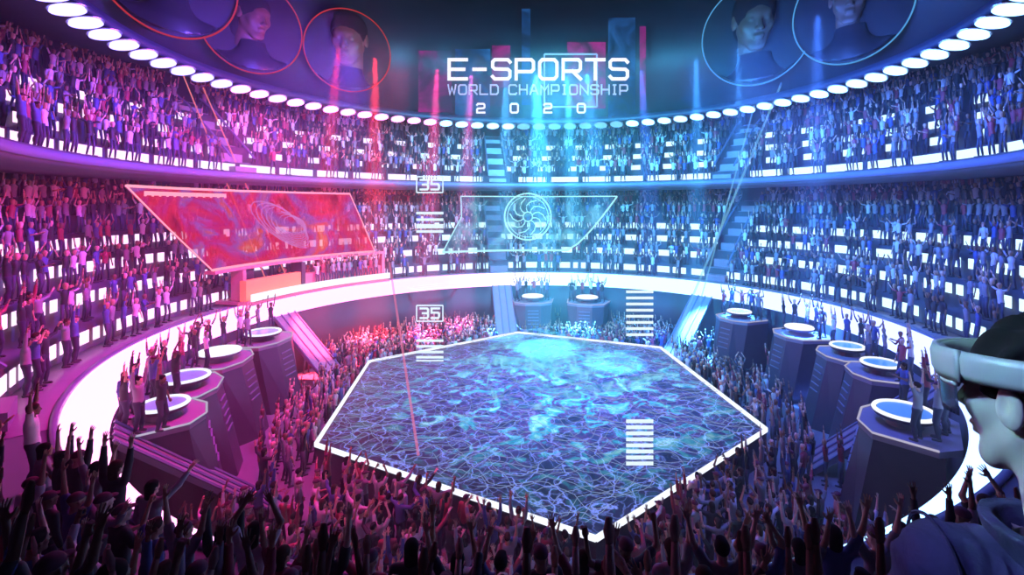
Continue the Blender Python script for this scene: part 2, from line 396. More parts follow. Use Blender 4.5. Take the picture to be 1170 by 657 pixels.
# wire net hologram hovering over the screen floor
def inside_hex(x, y, k=1.0):
    H = hexs(k); s = 0
    for i in range(6):
        x0, y0 = H[i]; x1, y1 = H[(i+1) % 6]
        if (x1-x0)*(y-y0) - (y1-y0)*(x-x0) > 0: return False
    return True
def hz(x, y):
    q = math.exp(-((x-1)**2 + (y-.5)**2) / 30)
    return .12 + .16*(math.sin(x*1.7+y*.6)*math.sin(y*1.9-x*.4)) + .55*q*(.8+.6*math.sin(x*2.3)*math.cos(y*2.1))
net = MB()
def walk(p0, d, perp):
    seg = []; t = 0
    while t < 26:
        x, y = p0[0] + d[0]*t, p0[1] + d[1]*t
        wob = .16*math.sin(t*2.3 + p0[0]*7 + p0[1]*3) + .22*math.sin(t*.9 + p0[0]*2) + .10*math.sin(t*5.1 + p0[1]*5)
        x2, y2 = x + perp[0]*wob, y + perp[1]*wob
        if inside_hex(x2, y2, .97): seg.append((x2, y2, Z_STAGE + .05 + max(0, hz(x2, y2))))
        else:
            if len(seg) > 2: net.tube(seg, .009, 3, False)
            seg = []
        t += .3
    if len(seg) > 2: net.tube(seg, .009, 3, False)
for k in range(-26, 27):
    for ang in (24, -36):
        d = (math.cos(R_(ang)), math.sin(R_(ang))); pp = (-d[1], d[0]); o_ = k * .52
        walk((pp[0]*o_ - d[0]*13, pp[1]*o_ - d[1]*13), d, pp)
o = net.build('hologram_net', emis('net_glow', (0.45, 0.6, 1.0), .6)); tag(o, 'pale wavy wire net hologram spread over the hexagonal stage', 'hologram')

# swirling battle scene hologram: thin ribbons spiralling over mid stage
def holo_mat(name, c0, c1, strength, dens, scale=1.2):
    m, nt, N = nodes(name); L = nt.links.new
    tc = N('ShaderNodeTexCoord'); n = N('ShaderNodeTexNoise'); n.inputs['Scale'].default_value = scale; n.inputs['Detail'].default_value = 7; n.inputs['Distortion'].default_value = 1.2
    L(tc.outputs['Object'], n.inputs['Vector'])
    r = ramp(nt, [(.35, c0), (.65, c1)]); L(n.outputs['Fac'], r.inputs[0])
    mr = N('ShaderNodeMapRange'); mr.inputs[1].default_value = .42; mr.inputs[2].default_value = .68; mr.inputs[3].default_value = dens * .15; mr.inputs[4].default_value = dens
    L(n.outputs['Fac'], mr.inputs[0])
    e = N('ShaderNodeEmission', i_1=strength); L(r.outputs[0], e.inputs[0]); t = N('ShaderNodeBsdfTransparent'); mx = N('ShaderNodeMixShader')
    L(mr.outputs[0], mx.inputs[0]); L(t.outputs[0], mx.inputs[1]); L(e.outputs[0], mx.inputs[2])
    out = N('ShaderNodeOutputMaterial'); L(mx.outputs[0], out.inputs[0]); return m
sw = MB()
for k in range(46):
    a0 = random.uniform(0, 2*PI); r0 = random.uniform(.6, 6.0); z0 = Z_STAGE + random.uniform(.3, 2.0); tw = random.choice((-1, 1)) * random.uniform(.5, 1.6)
    L_ = []; 
    for i in range(22):
        t = i / 21; a = a0 + tw * t * 2; r = r0 * (1 - .45 * t) + .25*math.sin(9*t + k); z = z0 + .5 * math.sin(5*t + k) * (1 - r0/8)
        L_.append(Vector((1 + r*math.cos(a), .3 + r*math.sin(a)*.9, z)))
    w = random.uniform(.05, .30); vs = []; fs = []
    for i, p in enumerate(L_):
        u = Vector((0, 0, 1)) * w * math.sin(PI * (i + .3) / 21.6) + Vector((.1*w, 0, 0)); vs += [p - u, p + u]
        if i: fs.append((2*i-2, 2*i, 2*i+1, 2*i-1))
    sw.add(vs, fs)
o = sw.build('hologram_swirl', holo_mat('swirl_glow', (0.0, 0.5, .9), (0.3, .9, 1.0), 1.2, .5)); tag(o, 'bright cyan swirl hologram churning above the middle of the stage', 'hologram')

# ------------------------------------------------------------------ holographic screens (curved sheets 6 cm thick)
def sheet(fn, nu, nv, t=.06):
    """fn(u, v) -> (az, r, z)"""
    mb = MB(); P = [[fn(i/nu, j/nv) for j in range(nv+1)] for i in range(nu+1)]
    idx = lambda i, j, s: (i*(nv+1)+j)*2+s
    vs = []
    for i in range(nu+1):
        for j in range(nv+1):
            a, r, z = P[i][j]; vs += [polar(a, r, z), polar(a, r + t, z)]
    fs = []
    for i in range(nu):
        for j in range(nv):
            fs.append((idx(i,j,0), idx(i+1,j,0), idx(i+1,j+1,0), idx(i,j+1,0)))
            fs.append((idx(i,j,1), idx(i,j+1,1), idx(i+1,j+1,1), idx(i+1,j,1)))
    for i in range(nu):
        fs.append((idx(i,0,0), idx(i,0,1), idx(i+1,0,1), idx(i+1,0,0))); fs.append((idx(i,nv,0), idx(i+1,nv,0), idx(i+1,nv,1), idx(i,nv,1)))
    for j in range(nv):
        fs.append((idx(0,j,0), idx(0,j+1,0), idx(0,j+1,1), idx(0,j,1))); fs.append((idx(nu,j,0), idx(nu,j,1), idx(nu,j+1,1), idx(nu,j+1,0)))
    mb.add(vs, fs); return mb
def lerp(a, b, t): return a + (b - a) * t
def red_fn(u, v):
    a0 = lerp(-86, -98.5, v); a1 = lerp(-45.5, -49.5 + 0 * v, v) + 2.2 * math.sin(PI * v) * 0
    return (lerp(a0, a1, u), lerp(17.5, 18.9, v), lerp(2.35, 6.7, v))
def red_screen_mat():
    m, nt, N = nodes('red_screen_picture'); L = nt.links.new
    tc = N('ShaderNodeTexCoord'); n = N('ShaderNodeTexNoise'); n.inputs['Scale'].default_value = .22; n.inputs['Detail'].default_value = 4; n.inputs['Distortion'].default_value = 1.9
    L(tc.outputs['Object'], n.inputs['Vector'])
    r = ramp(nt, [(.30, (0.35, 0.0, 0.02)), (.42, (1.0, 0.03, 0.08)), (.50, (0.75, 0.02, 0.22)), (.56, (0.45, 0.12, 0.6)), (.64, (1.0, 0.1, 0.04)), (.72, (1, .45, .35))]); L(n.outputs['Fac'], r.inputs[0])
    e = N('ShaderNodeEmission', i_1=.85); L(r.outputs[0], e.inputs[0]); t = N('ShaderNodeBsdfTransparent'); mx = N('ShaderNodeMixShader', i_0=.5)
    L(t.outputs[0], mx.inputs[1]); L(e.outputs[0], mx.inputs[2]); out = N('ShaderNodeOutputMaterial'); L(mx.outputs[0], out.inputs[0]); return m
e = empty('hologram_screen', polar(-70, 17.8, 2.3)); tag(e, 'red see-through trapezoid screen floating over the left tier', 'screen')
def under(e, o):
    o.parent = e; o.matrix_parent_inverse = Matrix.Translation(e.location).inverted(); return o
bpy.context.view_layer.update()
M_redline = emis('red_frame_glow', (1.0, .35, .45), 1.3); M_blueline = emis('blue_frame_glow', (.45, .9, 1.0), 1.2, .8)
under(e, sheet(red_fn, 30, 6).build('screen', red_screen_mat()))
def edge_line(fn, pts, r, m, nm, e):
    q = MB(); q.tube([polar(a, rr - .05, z) for a, rr, z in [fn(u, v) for u, v in pts]], r, 5); under(e, q.build(nm, m))
U = [i/24 for i in range(25)]
edge_line(red_fn, [(u, 1) for u in U], .07, M_redline, 'top_frame', e)
edge_line(red_fn, [(u, 0) for u in U], .09, M_redline, 'bottom_frame', e)
edge_line(red_fn, [(0, v/6) for v in range(7)], .04, M_redline, 'side_frame', e)
edge_line(red_fn, [(1, v/6) for v in range(7)], .04, M_redline, 'side_frame', e)
q = MB()   # row of small marks under the top edge
for k in range(34):
    a, r, z = red_fn(.05 + k*.0105, .93); M = Matrix.Translation(polar(a, r - .06, z)) @ Matrix.Rotation(-R_(a), 4, 'Z'); q.box((-.07, -.02, -.10 - .05*(k % 3 == 0)), (.07, .0, .10), M)
under(e, q.build('lettering', M_redline))
q = MB()   # winged creature outline in the middle of the picture
for s in range(9):
    pts = []
    for i in range(14):
        t = i/13; u = .55 + .10*math.cos(2.2*t*PI/1.3 + s*.5)*(1 - .06*s) + .01*s; v = .5 + .36*math.sin(2.0*t*PI/1.3 + s*.55)*(1 - .08*s)
        a, r, z = red_fn(u, v); pts.append(polar(a, r - .08, z))
    q.tube(pts, .035, 4)
under(e, q.build('creature_drawing', emis('creature_glow', (.75, .3, .8), .8, .4)))

def blue_fn(u, v):
    a0 = lerp(-27, -21.5, min(1, v * 1.6)) if v < .62 else -21.5
    a1 = lerp(8, 21.5, v ** .75)
    return (lerp(a0, a1, u), lerp(17.6, 18.2, v), lerp(1.95, 6.6, v))
e = empty('hologram_screen', polar(0, 17.8, 1.95)); tag(e, 'pale blue see-through screen with a round emblem at far centre', 'screen')
under(e, sheet(blue_fn, 24, 8).build('screen', holo_mat('blue_screen_picture', (0.02, .25, .7), (.25, .8, 1.0), .75, .42, .5)))
edge_line(blue_fn, [(u, 1) for u in U], .05, M_blueline, 'top_frame', e)
edge_line(blue_fn, [(u, 0) for u in U], .09, M_blueline, 'bottom_frame', e)
edge_line(blue_fn, [(0, v/8) for v in range(9)], .05, M_blueline, 'side_frame', e)
edge_line(blue_fn, [(1, v/8) for v in range(9)], .07, M_blueline, 'side_frame', e)
q = MB(); c = polar(-3.2, 17.4, 4.85); Mf = Matrix.Translation(c) @ Matrix.Rotation(R_(90), 4, 'X')
q.torus(2.0, .06, 56, 6, Mf); q.torus(1.75, .03, 48, 5, Mf)
for k in range(10):
    a = k * 2*PI/10; 
    pts = [Mf @ Vector((rr*math.cos(a + .5*math.sin(rr*2.2)), rr*math.sin(a + .5*math.sin(rr*2.2)), 0)) for rr in (.4, .7, 1.0, 1.3, 1.6)]
    q.tube(pts, .045, 4)
q.torus(.4, .05, 20, 5, Mf)
under(e, q.build('emblem', M_blueline))

# ------------------------------------------------------------------ red presenters' deck under the red screen
def arc_box(a0, a1, r0, r1, z0, z1, n=14):
    mb = MB()
    pts = [polar(lerp(a0, a1, i/n), r0) for i in range(n+1)] + [polar(lerp(a1, a0, i/n), r1) for i in range(n+1)]
    mb.prism([(p.x, p.y) for p in pts], z0, z1); return mb
M_reddeck = mat('red_deck_panels', (0.55, 0.22, 0.26), 0.35, noise=.15, nscale=2)
e = empty('presenter_deck', polar(-62, 17.4, 0.0)); tag(e, 'red lit presenters deck bridging the white ring below the red screen', 'platform')
under(e, arc_box(-80, -43, 16.5, 18.9, 0.12, .32).build('deck', M_reddeck))
under(e, arc_box(-80, -43, 16.45, 16.6, .34, .75).build('light_front', M_white))
under(e, arc_box(-80, -66, 16.9, 17.3, .34, 1.5).build('counter', mat('orange_counter', (.9, .3, .12), .4, emit=(1, .15, .05), strength=.5)))
under(e, arc_box(-64, -44, 17.4, 18.0, .34, 1.25).build('counter', M_reddeck))
under(e, arc_box(-86, -43, 17.3, 17.9, 2.12, 2.3).build('canopy', M_reddeck))
under(e, arc_box(-65.5, -64.5, 17.0, 18.0, .34, 2.1).build('post', M_dark)); under(e, arc_box(-44, -43.2, 17.2, 18.0, .34, 2.1).build('post', M_reddeck)); under(e, arc_box(-79.6, -78.8, 17.2, 18.0, .34, 2.1).build('post', M_reddeck))
mb = MB(); P6 = [(-1.5, 0), (-1.1, .6), (1.1, .6), (1.5, 0), (1.1, -.6), (-1.1, -.6)]
for i in range(6):
    a, b = P6[i], P6[(i+1) % 6]; mb.tube([(a[0], a[1], 0), (b[0], b[1], 0)], .06, 5)
o = mb.build('hexagon_marker', M_white); o.location = polar(-31, 16.0, -.62); o.rotation_euler = (0, 0, R_(31)); o.scale = (1.3, 1.3, 1)
tag(o, 'thin white hexagon outline hanging inside the ring right of the red deck', 'light')

# ------------------------------------------------------------------ player pods
M_podedge = emis('pod_edge_glow', (.8, .75, 1), .6)
def pod(az, r, z, label, lit, w=1.0):
    e = empty('player_pod', polar(az, r + .3, z), -R_(az)); tag(e, label, 'pod')
    w *= .86; m = MB(); O = [(-2.0*w, .85), (-1.3*w, 1.4), (1.3*w, 1.4), (2.0*w, .85), (1.7*w, -.75), (.7*w, -1.2), (-.7*w, -1.2), (-1.7*w, -.75)]
    m.prism([(a, b) for a, b in reversed(O)], -.18, 0); m.build('deck', M_podtop, e)
    m = MB()
    for i in range(3, 8):
        a, b = O[i], O[(i+1) % 8]; m.tube([(a[0], a[1], .02), (b[0], b[1], .02)], .035, 4)
    m.build('edge_trim', M_podedge, e)
    m = MB(); b0 = [(-1.7*w, -.73), (-.7*w, -1.17), (.7*w, -1.17), (1.7*w, -.73)]; zf = Z_FLOOR - z + .01
    b1 = [(-1.5*w, -1.3), (-.7*w, -1.9), (.7*w, -1.9), (1.5*w, -1.3)]
    vs = [(x, y, -.19) for x, y in b0] + [(1.9*w, 1.0, -.19), (-1.9*w, 1.0, -.19)] + [(x, y, zf) for x, y in b1] + [(1.6*w, 1.0, zf), (-1.6*w, 1.0, zf)]
    m.add(vs, [tuple(range(6)), tuple(reversed(range(6, 12)))] + [(i, i+6, (i+1) % 6 + 6, (i+1) % 6) for i in range(6)])
    m.build('base', M_pod, e)
    m = MB()
    for k in range(5):
        t0 = .12 + k*.09; y = lerp(-1.17, -1.9, t0) - .03; zz = lerp(-.19, zf, t0); m.box((-.5*w, y - .02, zz - .05), (.5*w, y + .03, zz))
    m.build('louvre_stripes', M_fascia, e)
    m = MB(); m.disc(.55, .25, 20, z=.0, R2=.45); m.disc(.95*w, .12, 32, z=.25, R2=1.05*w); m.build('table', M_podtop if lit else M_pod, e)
    m = MB(); m.torus(.95*w, .07, 40, 6, Matrix.Translation((0, 0, .40))); m.build('table_ring', M_white, e)
    m = MB(); m.disc(.85*w, .03, 32, z=.38); m.build('table_screen', emis('table_screen_lit', (1, .9, .9), 2.0) if lit else mat('table_screen_dark', (.2, .5, .6), .2, emit=(.15, .45, .6), strength=.25), e)
    return e
PODS = [(-124, 14.9, -1.25, 'pink lit pod nearest the bottom of the left ring edge', False), (-113, 14.7, -1.25, 'pod with an empty ring table, left of the bright tabled one', False),
        (-99, 14.6, -1.3, 'left side pod with a glowing white round table', True), (-85, 14.5, -1.35, 'farthest left side pod just before the red lit ramp', False),
        (62, 14.4, -1.45, 'farthest right side pod beside the blue ramp', False), (80, 14.5, -1.4, 'right side pod with a glowing pale round table', True),
        (95, 14.6, -1.35, 'right side pod with a teal screened ring table', False), (105.5, 14.8, -1.3, 'small blue pod next to the right ramp', False),
        (128, 14.6, -1.2, 'dark blue pod between the right ramp and the headset wearer', False),
        (-2, 14.5, -1.9, 'bright pod at far centre under the round emblem screen', True), (15, 14.5, -1.9, 'bright pod at far centre, right of the emblem screen', True)]
for p in PODS: pod(*p, w=.85 if p[0] in (105.5, -124, 95, 80, 62) else 1.0)

# ------------------------------------------------------------------ stroke lettering
G = {'E': [[(1,0),(0,0),(0,1),(1,1)],[(0,.5),(.85,.5)]], '-': [[(.1,.5),(.9,.5)]],
     'S': [[(0,.12),(.12,0),(.88,0),(1,.12),(1,.4),(.88,.5),(.12,.52),(0,.62),(0,.88),(.12,1),(.88,1),(1,.88)]],
     'P': [[(0,0),(0,1),(.88,1),(1,.88),(1,.5),(.88,.38),(0,.38)]],
     'O': [[(.15,0),(.85,0),(1,.15),(1,.85),(.85,1),(.15,1),(0,.85),(0,.15),(.15,0)]],
     'R': [[(0,0),(0,1),(.88,1),(1,.88),(1,.52),(.88,.4),(0,.4)],[(.55,.4),(1,0)]],
     'T': [[(0,1),(1,1)],[(.5,1),(.5,0)]], 'W': [[(0,1),(.22,0),(.5,.75),(.78,0),(1,1)]], 'L': [[(0,1),(0,0),(1,0)]],
     'D': [[(0,0),(.8,0),(1,.2),(1,.8),(.8,1),(0,1),(0,0)]], 'C': [[(1,.12),(.88,0),(.15,0),(0,.15),(0,.85),(.15,1),(.88,1),(1,.88)]],
     'H': [[(0,0),(0,1)],[(1,0),(1,1)],[(0,.5),(1,.5)]], 'A': [[(0,0),(.42,1),(.58,1),(1,0)],[(.18,.35),(.82,.35)]],
     'M': [[(0,0),(0,1),(.5,.4),(1,1),(1,0)]], 'I': [[(.5,0),(.5,1)],[(.25,0),(.75,0)],[(.25,1),(.75,1)]], 'N': [[(0,0),(0,1),(1,0),(1,1)]],
     '2': [[(0,.88),(.12,1),(.88,1),(1,.88),(1,.6),(.88,.5),(.12,.46),(0,.36),(0,0),(1,0)]],
     '0': [[(.15,0),(.85,0),(1,.15),(1,.85),(.85,1),(.15,1),(0,.85),(0,.15),(.15,0)]],
     '3': [[(0,1),(.88,1),(1,.88),(1,.6),(.88,.5),(.3,.5)],[(.88,.5),(1,.4),(1,.12),(.88,0),(0,0)]],
     '5': [[(1,1),(0,1),(0,.56),(.88,.56),(1,.44),(1,.12),(.88,0),(0,0)]]}
def ribbon(mb, pts, w, t, org):
    """mitred stroke in the x-z plane with thickness t along y"""
    P = [Vector((p[0], p[1])) for p in pts]; closed = (P[0] - P[-1]).length < 1e-6; n = len(P)
    vs = []
    for i, p in enumerate(P):
        pv = P[i-1] if i else (P[-2] if closed else None); nx = P[i+1] if i < n-1 else (P[1] if closed else None)
        d1 = (p - pv).normalized() if pv is not None else None; d2 = (nx - p).normalized() if nx is not None else None
        if d1 is None: d1 = d2
        if d2 is None: d2 = d1
        n1 = Vector((-d1.y, d1.x)); n2 = Vector((-d2.y, d2.x)); m = (n1 + n2); m = m.normalized() if m.length > .01 else n1
        k = w/2 / max(.45, m.dot(n1)); ext = Vector((0, 0))
        if not closed and i == 0: ext = -d2*w/2*0.999
        if not closed and i == n-1: ext = d1*w/2*0.999
        for s in (-1, 1):
            q = p + ext + m*k*s
            for y in (0, t): vs.append((org[0] + q.x, org[1] + y, org[2] + q.y))
    fs = []
    for i in range(n-1):
        a, b = i*4, (i+1)*4
        fs += [(a, b, b+2, a+2), (a+1, a+3, b+3, b+1), (a, a+1, b+1, b), (a+2, b+2, b+3, a+3)]
    fs += [(0, 2, 3, 1), ((n-1)*4, (n-1)*4+1, (n-1)*4+3, (n-1)*4+2)]
    mb.add(vs, fs)
def glyph(mb, ch, x, y, z, w, h, st, t=.08, dy=0):
    for s in G[ch]: ribbon(mb, [(p[0]*w, p[1]*h) for p in s], st, t, (x, y, z))
def px(x, y, d):   # the point at distance d in front of the lens whose picture is pixel x, y (used for placing things once)
    return Vector(((x - CX)/F_PX*d, d - 25, 5.8 - (y - YH)/F_PX*d))
TD = 36.0; k = TD / F_PX
e = empty('title_sign', px(615, 130, TD)); tag(e, 'floating lit title reading E-SPORTS WORLD CHAMPIONSHIP 2020', 'sign')
M_title = emis('title_glow', (.88, .86, 1.0), 1.25); M_title2 = emis('subtitle_glow', (.50, .60, 1.0), 1.05)
def line(txt, x0, x1, ytop, ybot, st, m, nm, widths=None, gap=.28):
    mb = MB(); n = len(txt); ws = [(.62 if c == ' ' else .8 if c == '-' else .62 if c == 'I' else 1.0) for c in txt]; tot = sum(ws) + gap*(n-1)
    unit = (x1 - x0)/tot; x = x0
    for c, w in zip(txt, ws):
        if c != ' ':
            p = px(x, ybot, TD); glyph(mb, c, p.x, p.y, p.z, unit*w*k, (ybot - ytop)*k, st*k)
        x += unit*(w + gap)
    return under(e, mb.build(nm, m))
line('E-SPORTS', 513, 717, 68, 90, 3.7, M_title, 'title_lettering', gap=.36)
line('WORLD CHAMPIONSHIP', 512, 717, 97, 107.5, 1.6, M_title2, 'subtitle_lettering', gap=.42)
mb = MB()
for i, c in enumerate('2020'):
    p = px(545 + i*38.3, 128.5, TD); glyph(mb, c, p.x, p.y, p.z, 8.5*k, 10*k, 2.0*k)
under(e, mb.build('year_lettering', M_title))

# glitch panels behind the title
def gpanel(name, x0, y0, x1, y1, d, m, label, t=.05, cat='light panel'):
    a, b = px(x0, y1, d), px(x1, y0, d); mb = MB(); mb.box((a.x, a.y, a.z), (b.x, a.y + t, b.z)); o = mb.build(name, m); tag(o, label, cat); return o
M_gm = holo_mat('magenta_glitch', (.25, .0, .25), (.9, .02, .55), .6, .5, .35); M_gb = holo_mat('blue_glitch', (.0, .05, .3), (.05, .3, .9), .6, .6, .35)
gpanel('glitch_panel', 478, 58, 516, 128, 40, M_gm, 'wide magenta glowing panel left of the title')
gpanel('glitch_panel', 562, 52, 583, 100, 40, M_gm, 'narrow magenta glowing panel behind the title letter P')
gpanel('glitch_panel', 648, 48, 692, 124, 41, M_gm, 'magenta glowing panel inside the square outline')
gpanel('glitch_panel', 731, 30, 738, 126, 40, M_gm, 'thin magenta glowing bar right of the title')
gpanel('glitch_panel', 762, 58, 790, 120, 41, M_gm, 'faint magenta panel farthest right of the title')
gpanel('glitch_panel', 596, 10, 606, 120, 41.5, M_gb, 'tall thin blue panel above the year')
gpanel('glitch_panel', 520, 56, 560, 132, 41.5, M_gb, 'broad dim blue panel behind the letters E and S')
gpanel('glitch_panel', 695, 20, 726, 134, 42, M_gb, 'broad dim blue panel behind the last letters of the title')
mb = MB()
for a, b in (((622,62),(682,62)),((682,62),(682,122)),((682,122),(622,122)),((622,122),(622,62))):
    mb.tube([px(*a, 38.5), px(*b, 38.5)], .07, 5)
tag(mb.build('square_outline', emis('outline_glow', (.35, .6, 1), .9, .8)), 'thin glowing blue square outline behind the title', 'light')

# floating distance markers
M_hud = emis('marker_glow', (.75, .9, 1.0), 1.15, .85)
def marker(x, y, bars, num, label, d=14.0):
    kk = d / F_PX; e = empty('floating_marker', px(x, y, d)); tag(e, label, 'marker')
    if num:
        mb = MB(); w, h = 15, 9
        for a, b in (((-w,-h),(w,-h)),((w,-h),(w,h)),((w,h),(-w,h)),((-w,h),(-w,-h))):
            pa, pb = px(x + a[0], y + a[1], d), px(x + b[0], y + b[1], d); mb.tube([pa, pb], .8*kk, 4)
        under(e, mb.build('frame', M_hud))
        mb = MB()
        for i, c in enumerate('35'):
            p = px(x - 10.5 + i*12.5, y + 5.5, d); glyph(mb, c, p.x, p.y, p.z, 8.5*kk, 11*kk, 2.3*kk, .02)
        under(e, mb.build('number', M_hud))
    for yy, hh in bars:
        mb = MB(); a, b = px(x - 15.5, yy + hh, d), px(x + 15.5, yy, d); mb.box((a.x, a.y, a.z), (b.x, a.y + .02, b.z)); under(e, mb.build('bar', M_hud))
marker(491, 211, [(242, 3), (249.5, 3), (256, 5), (263, 3)], True, 'floating 35 marker with bars, before the far tiers')
marker(491, 358, [(388, 2.6), (394.5, 2.6), (401, 2.6), (407, 2.6), (411.5, 1.5)], True, 'floating 35 marker with bars, above the far stage corner')
marker(731, 333, [(332 + i*7, 3) for i in range(8)], False, 'floating ladder of white bars above the far right stage corner')
marker(731, 480, [(479.5 + i*6.9, 4) for i in range(8)], False, 'floating ladder of white bars over the right stage half', 13.0)

# laser beams
def laser(a, b, m, label, r=.035):
    mb = MB(); mb.tube([a, b], r, 6); tag(mb.build('laser_beam', m), label, 'laser beam')
M_lr = emis('laser_red', (1, .25, .2), 1.2, .45); M_lp = emis('laser_pink', (1, .25, .45), .9, .35); M_lb = emis('laser_blue', (.3, .75, 1), .8, .3)
laser(px(205, 75, 30), px(310, 335, 31), M_lr, 'red laser beam crossing the left of the red screen')
laser(px(232, 100, 31), px(340, 345, 32), M_lr, 'red laser beam ending at the orange counter')
laser(px(445, 300, 26), px(478, 520, 18), M_lp, 'pink laser beam slanting onto the left stage half', .05)
laser(px(895, 90, 34), px(770, 390, 32), M_lb, 'blue laser beam slanting beside the right stairway', .07)
laser(px(862, 120, 36), px(800, 345, 34), M_lb, 'thin blue laser beam left of the right stairway', .05)

# hazy air of the hall (kept clear of nothing: it fills the whole bowl)
mb = MB(); mb.disc(26.3, 21.2, 64, z=-4.75); o = mb.build('haze', None); o['kind'] = 'stuff'; tag(o, 'thin stage haze hanging in the whole arena', 'haze')
mv = bpy.data.materials.new('haze_air'); mv.use_nodes = True; nt = mv.node_tree; nt.nodes.clear(); vs_ = nt.nodes.new('ShaderNodeVolumeScatter'); vs_.inputs['Density'].default_value = HAZE
vs_.inputs['Color'].default_value = (.95, .97, 1, 1); vs_.inputs['Anisotropy'].default_value = 0.0; out = nt.nodes.new('ShaderNodeOutputMaterial'); nt.links.new(vs_.outputs[0], out.inputs['Volume']); o.data.materials.append(mv)

# ------------------------------------------------------------------ signed distance figures
def smin(a, b, k):
    h = np.clip(.5 + .5*(b - a)/k, 0, 1); return b + (a - b)*h - k*h*(1 - h)
def cone(P, a, b, ra, rb):
    a = np.array(a, float); b = np.array(b, float); ab = b - a; t = np.clip(((P - a) @ ab)/(ab @ ab + 1e-12), 0, 1)
    return np.linalg.norm(P - a - t[..., None]*ab, axis=-1) - (ra + (rb - ra)*t)
def ell(P, c, r, rot=None):
    q = P - np.array(c, float)
    if rot is not None: q = q @ np.array(rot)
    r = np.array(r, float); k0 = np.linalg.norm(q/r, axis=-1); k1 = np.linalg.norm(q/(r*r), axis=-1) + 1e-9
    return k0*(k0 - 1)/k1
def surface(fn, lo, hi, h):
    """surface nets: the zero set of fn over a box as a quad mesh"""
    lo = np.array(lo, float); n = np.ceil((np.array(hi) - lo)/h).astype(int) + 2
    ax = [lo[i] + h*np.arange(n[i]) for i in range(3)]
    F = fn(np.stack(np.meshgrid(*ax, indexing='ij'), -1)); s = F < 0
    c = np.zeros(n - 1, int); cs = {}
    for dx in (0, 1):
        for dy in (0, 1):
            for dz in (0, 1):
                cs[dx, dy, dz] = (slice(dx, n[0]-1+dx), slice(dy, n[1]-1+dy), slice(dz, n[2]-1+dz)); c += s[cs[dx, dy, dz]]
    act = (c > 0) & (c < 8); pos = np.zeros((*act.shape, 3)); cnt = np.zeros(act.shape)
    for a in cs:
        for d in range(3):
            if a[d]: continue
            b = list(a); b[d] = 1; b = tuple(b); fa, fb = F[cs[a]], F[cs[b]]; x = (fa < 0) != (fb < 0)
            t = np.where(x, fa/np.where(fa == fb, 1, fa - fb), 0); off = np.zeros((*act.shape, 3))
            for q in range(3): off[..., q] = a[q]
            off[..., d] += t; pos += off*x[..., None]; cnt += x
    idx = -np.ones(act.shape, int); idx[act] = np.arange(act.sum())
    g = np.stack(np.nonzero(act), -1); V = lo + h*(g + pos[act]/cnt[act][:, None]); Q = []
    for d in range(3):
        e1, e2 = [(1, 2), (2, 0), (0, 1)][d]
        s0 = [slice(0, n[i]) for i in range(3)]; s1 = list(s0); s0[d] = slice(0, n[d]-1); s1[d] = slice(1, n[d])
        i = np.stack(np.nonzero(s[tuple(s0)] != s[tuple(s1)]), -1)
        i = i[(i[:, e1] > 0) & (i[:, e2] > 0) & (i[:, e1] < n[e1]-1) & (i[:, e2] < n[e2]-1)]
        def at(a, b):
            j = i.copy(); j[:, e1] -= a; j[:, e2] -= b; return idx[tuple(j.T)]
        q = np.stack([at(1, 1), at(0, 1), at(0, 0), at(1, 0)], -1); f = ~s[tuple(i.T)]; q[f] = q[f][:, ::-1]; Q.append(q)
    Q = np.concatenate(Q); Q = Q[(Q >= 0).all(1)]; return V, Q
def uni(ds, k):
    r = ds[0]
    for d in ds[1:]: r = smin(r, d, k)
    return r

def head_fn(P, detail=1.0):
    X = P.copy(); X[..., 0] = np.abs(X[..., 0])          # heads are symmetric
    d = ell(P, (0, -.014, .030), (.074, .096, .086))
    d = smin(d, ell(P, (0, .028, -.032), (.056, .062, .076)), .03)
    d = smin(d, ell(P, (0, .062, -.098), (.024, .021, .019)), .025)
    d = smin(d, cone(X, (.050, -.008, -.045), (.018, .060, -.100), .015, .013), .025)
    d = smin(d, cone(X, (.0, .076, .034), (.034, .070, .032), .013, .011), .018)
    d = smin(d, ell(X, (.040, .056, -.018), (.022, .022, .022)), .022)
    d = -smin(-d, ell(X, (.031, .100, .012), (.019, .017, .011)), .010)
    d = smin(d, cone(P, (0, .086, .014), (0, .110, -.024), .007, .0115), .010)
    d = smin(d, ell(X, (.012, .096, -.028), (.008, .011, .007)), .006)
    d = smin(d, ell(X, (.031, .074, .012), (.0135, .0125, .0115)), .002)
    d = smin(d, ell(P, (0, .088, -.056), (.023, .0105, .0065)), .006)
    d = smin(d, ell(P, (0, .085, -.068), (.020, .0105, .0075)), .006)
    d = smin(d, cone(P, (0, -.022, -.05), (0, -.034, -.20), .054, .058), .022)
    e = ell(X, (.080, -.012, -.004), (.008, .019, .033)); e = smin(e, ell(X, (.076, -.002, -.012), (.008, .012, .018)), .008)
    e = -smin(-e, ell(X, (.090, -.006, 0), (.008, .010, .018)), .003)
    return smin(d, e, .006)
def hair_fn(style):
    def f(P):
        d = ell(P, (0, -.018, .036), (.083, .104, .092))
        if style == 'long-haired':
            d = smin(d, ell(P, (0, -.062, -.07), (.080, .050, .135)), .03)
            cut = ell(P, (0, .09, -.05), (.066, .095, .112))
        elif style == 'capped':
            d = smin(d, ell(P, (0, .095, .046), (.062, .060, .010)), .006); cut = -(P[..., 2] - .030)
            return np.maximum(d, cut)
        else:
            d = smin(d, ell(P, (0, .03, .105), (.055, .045, .022)), .02); cut = ell(P, (0, .075, -.055), (.10, .105, .115))
            cut = np.minimum(cut, P[..., 2] + .055)
        return np.maximum(d, -cut)
    return f
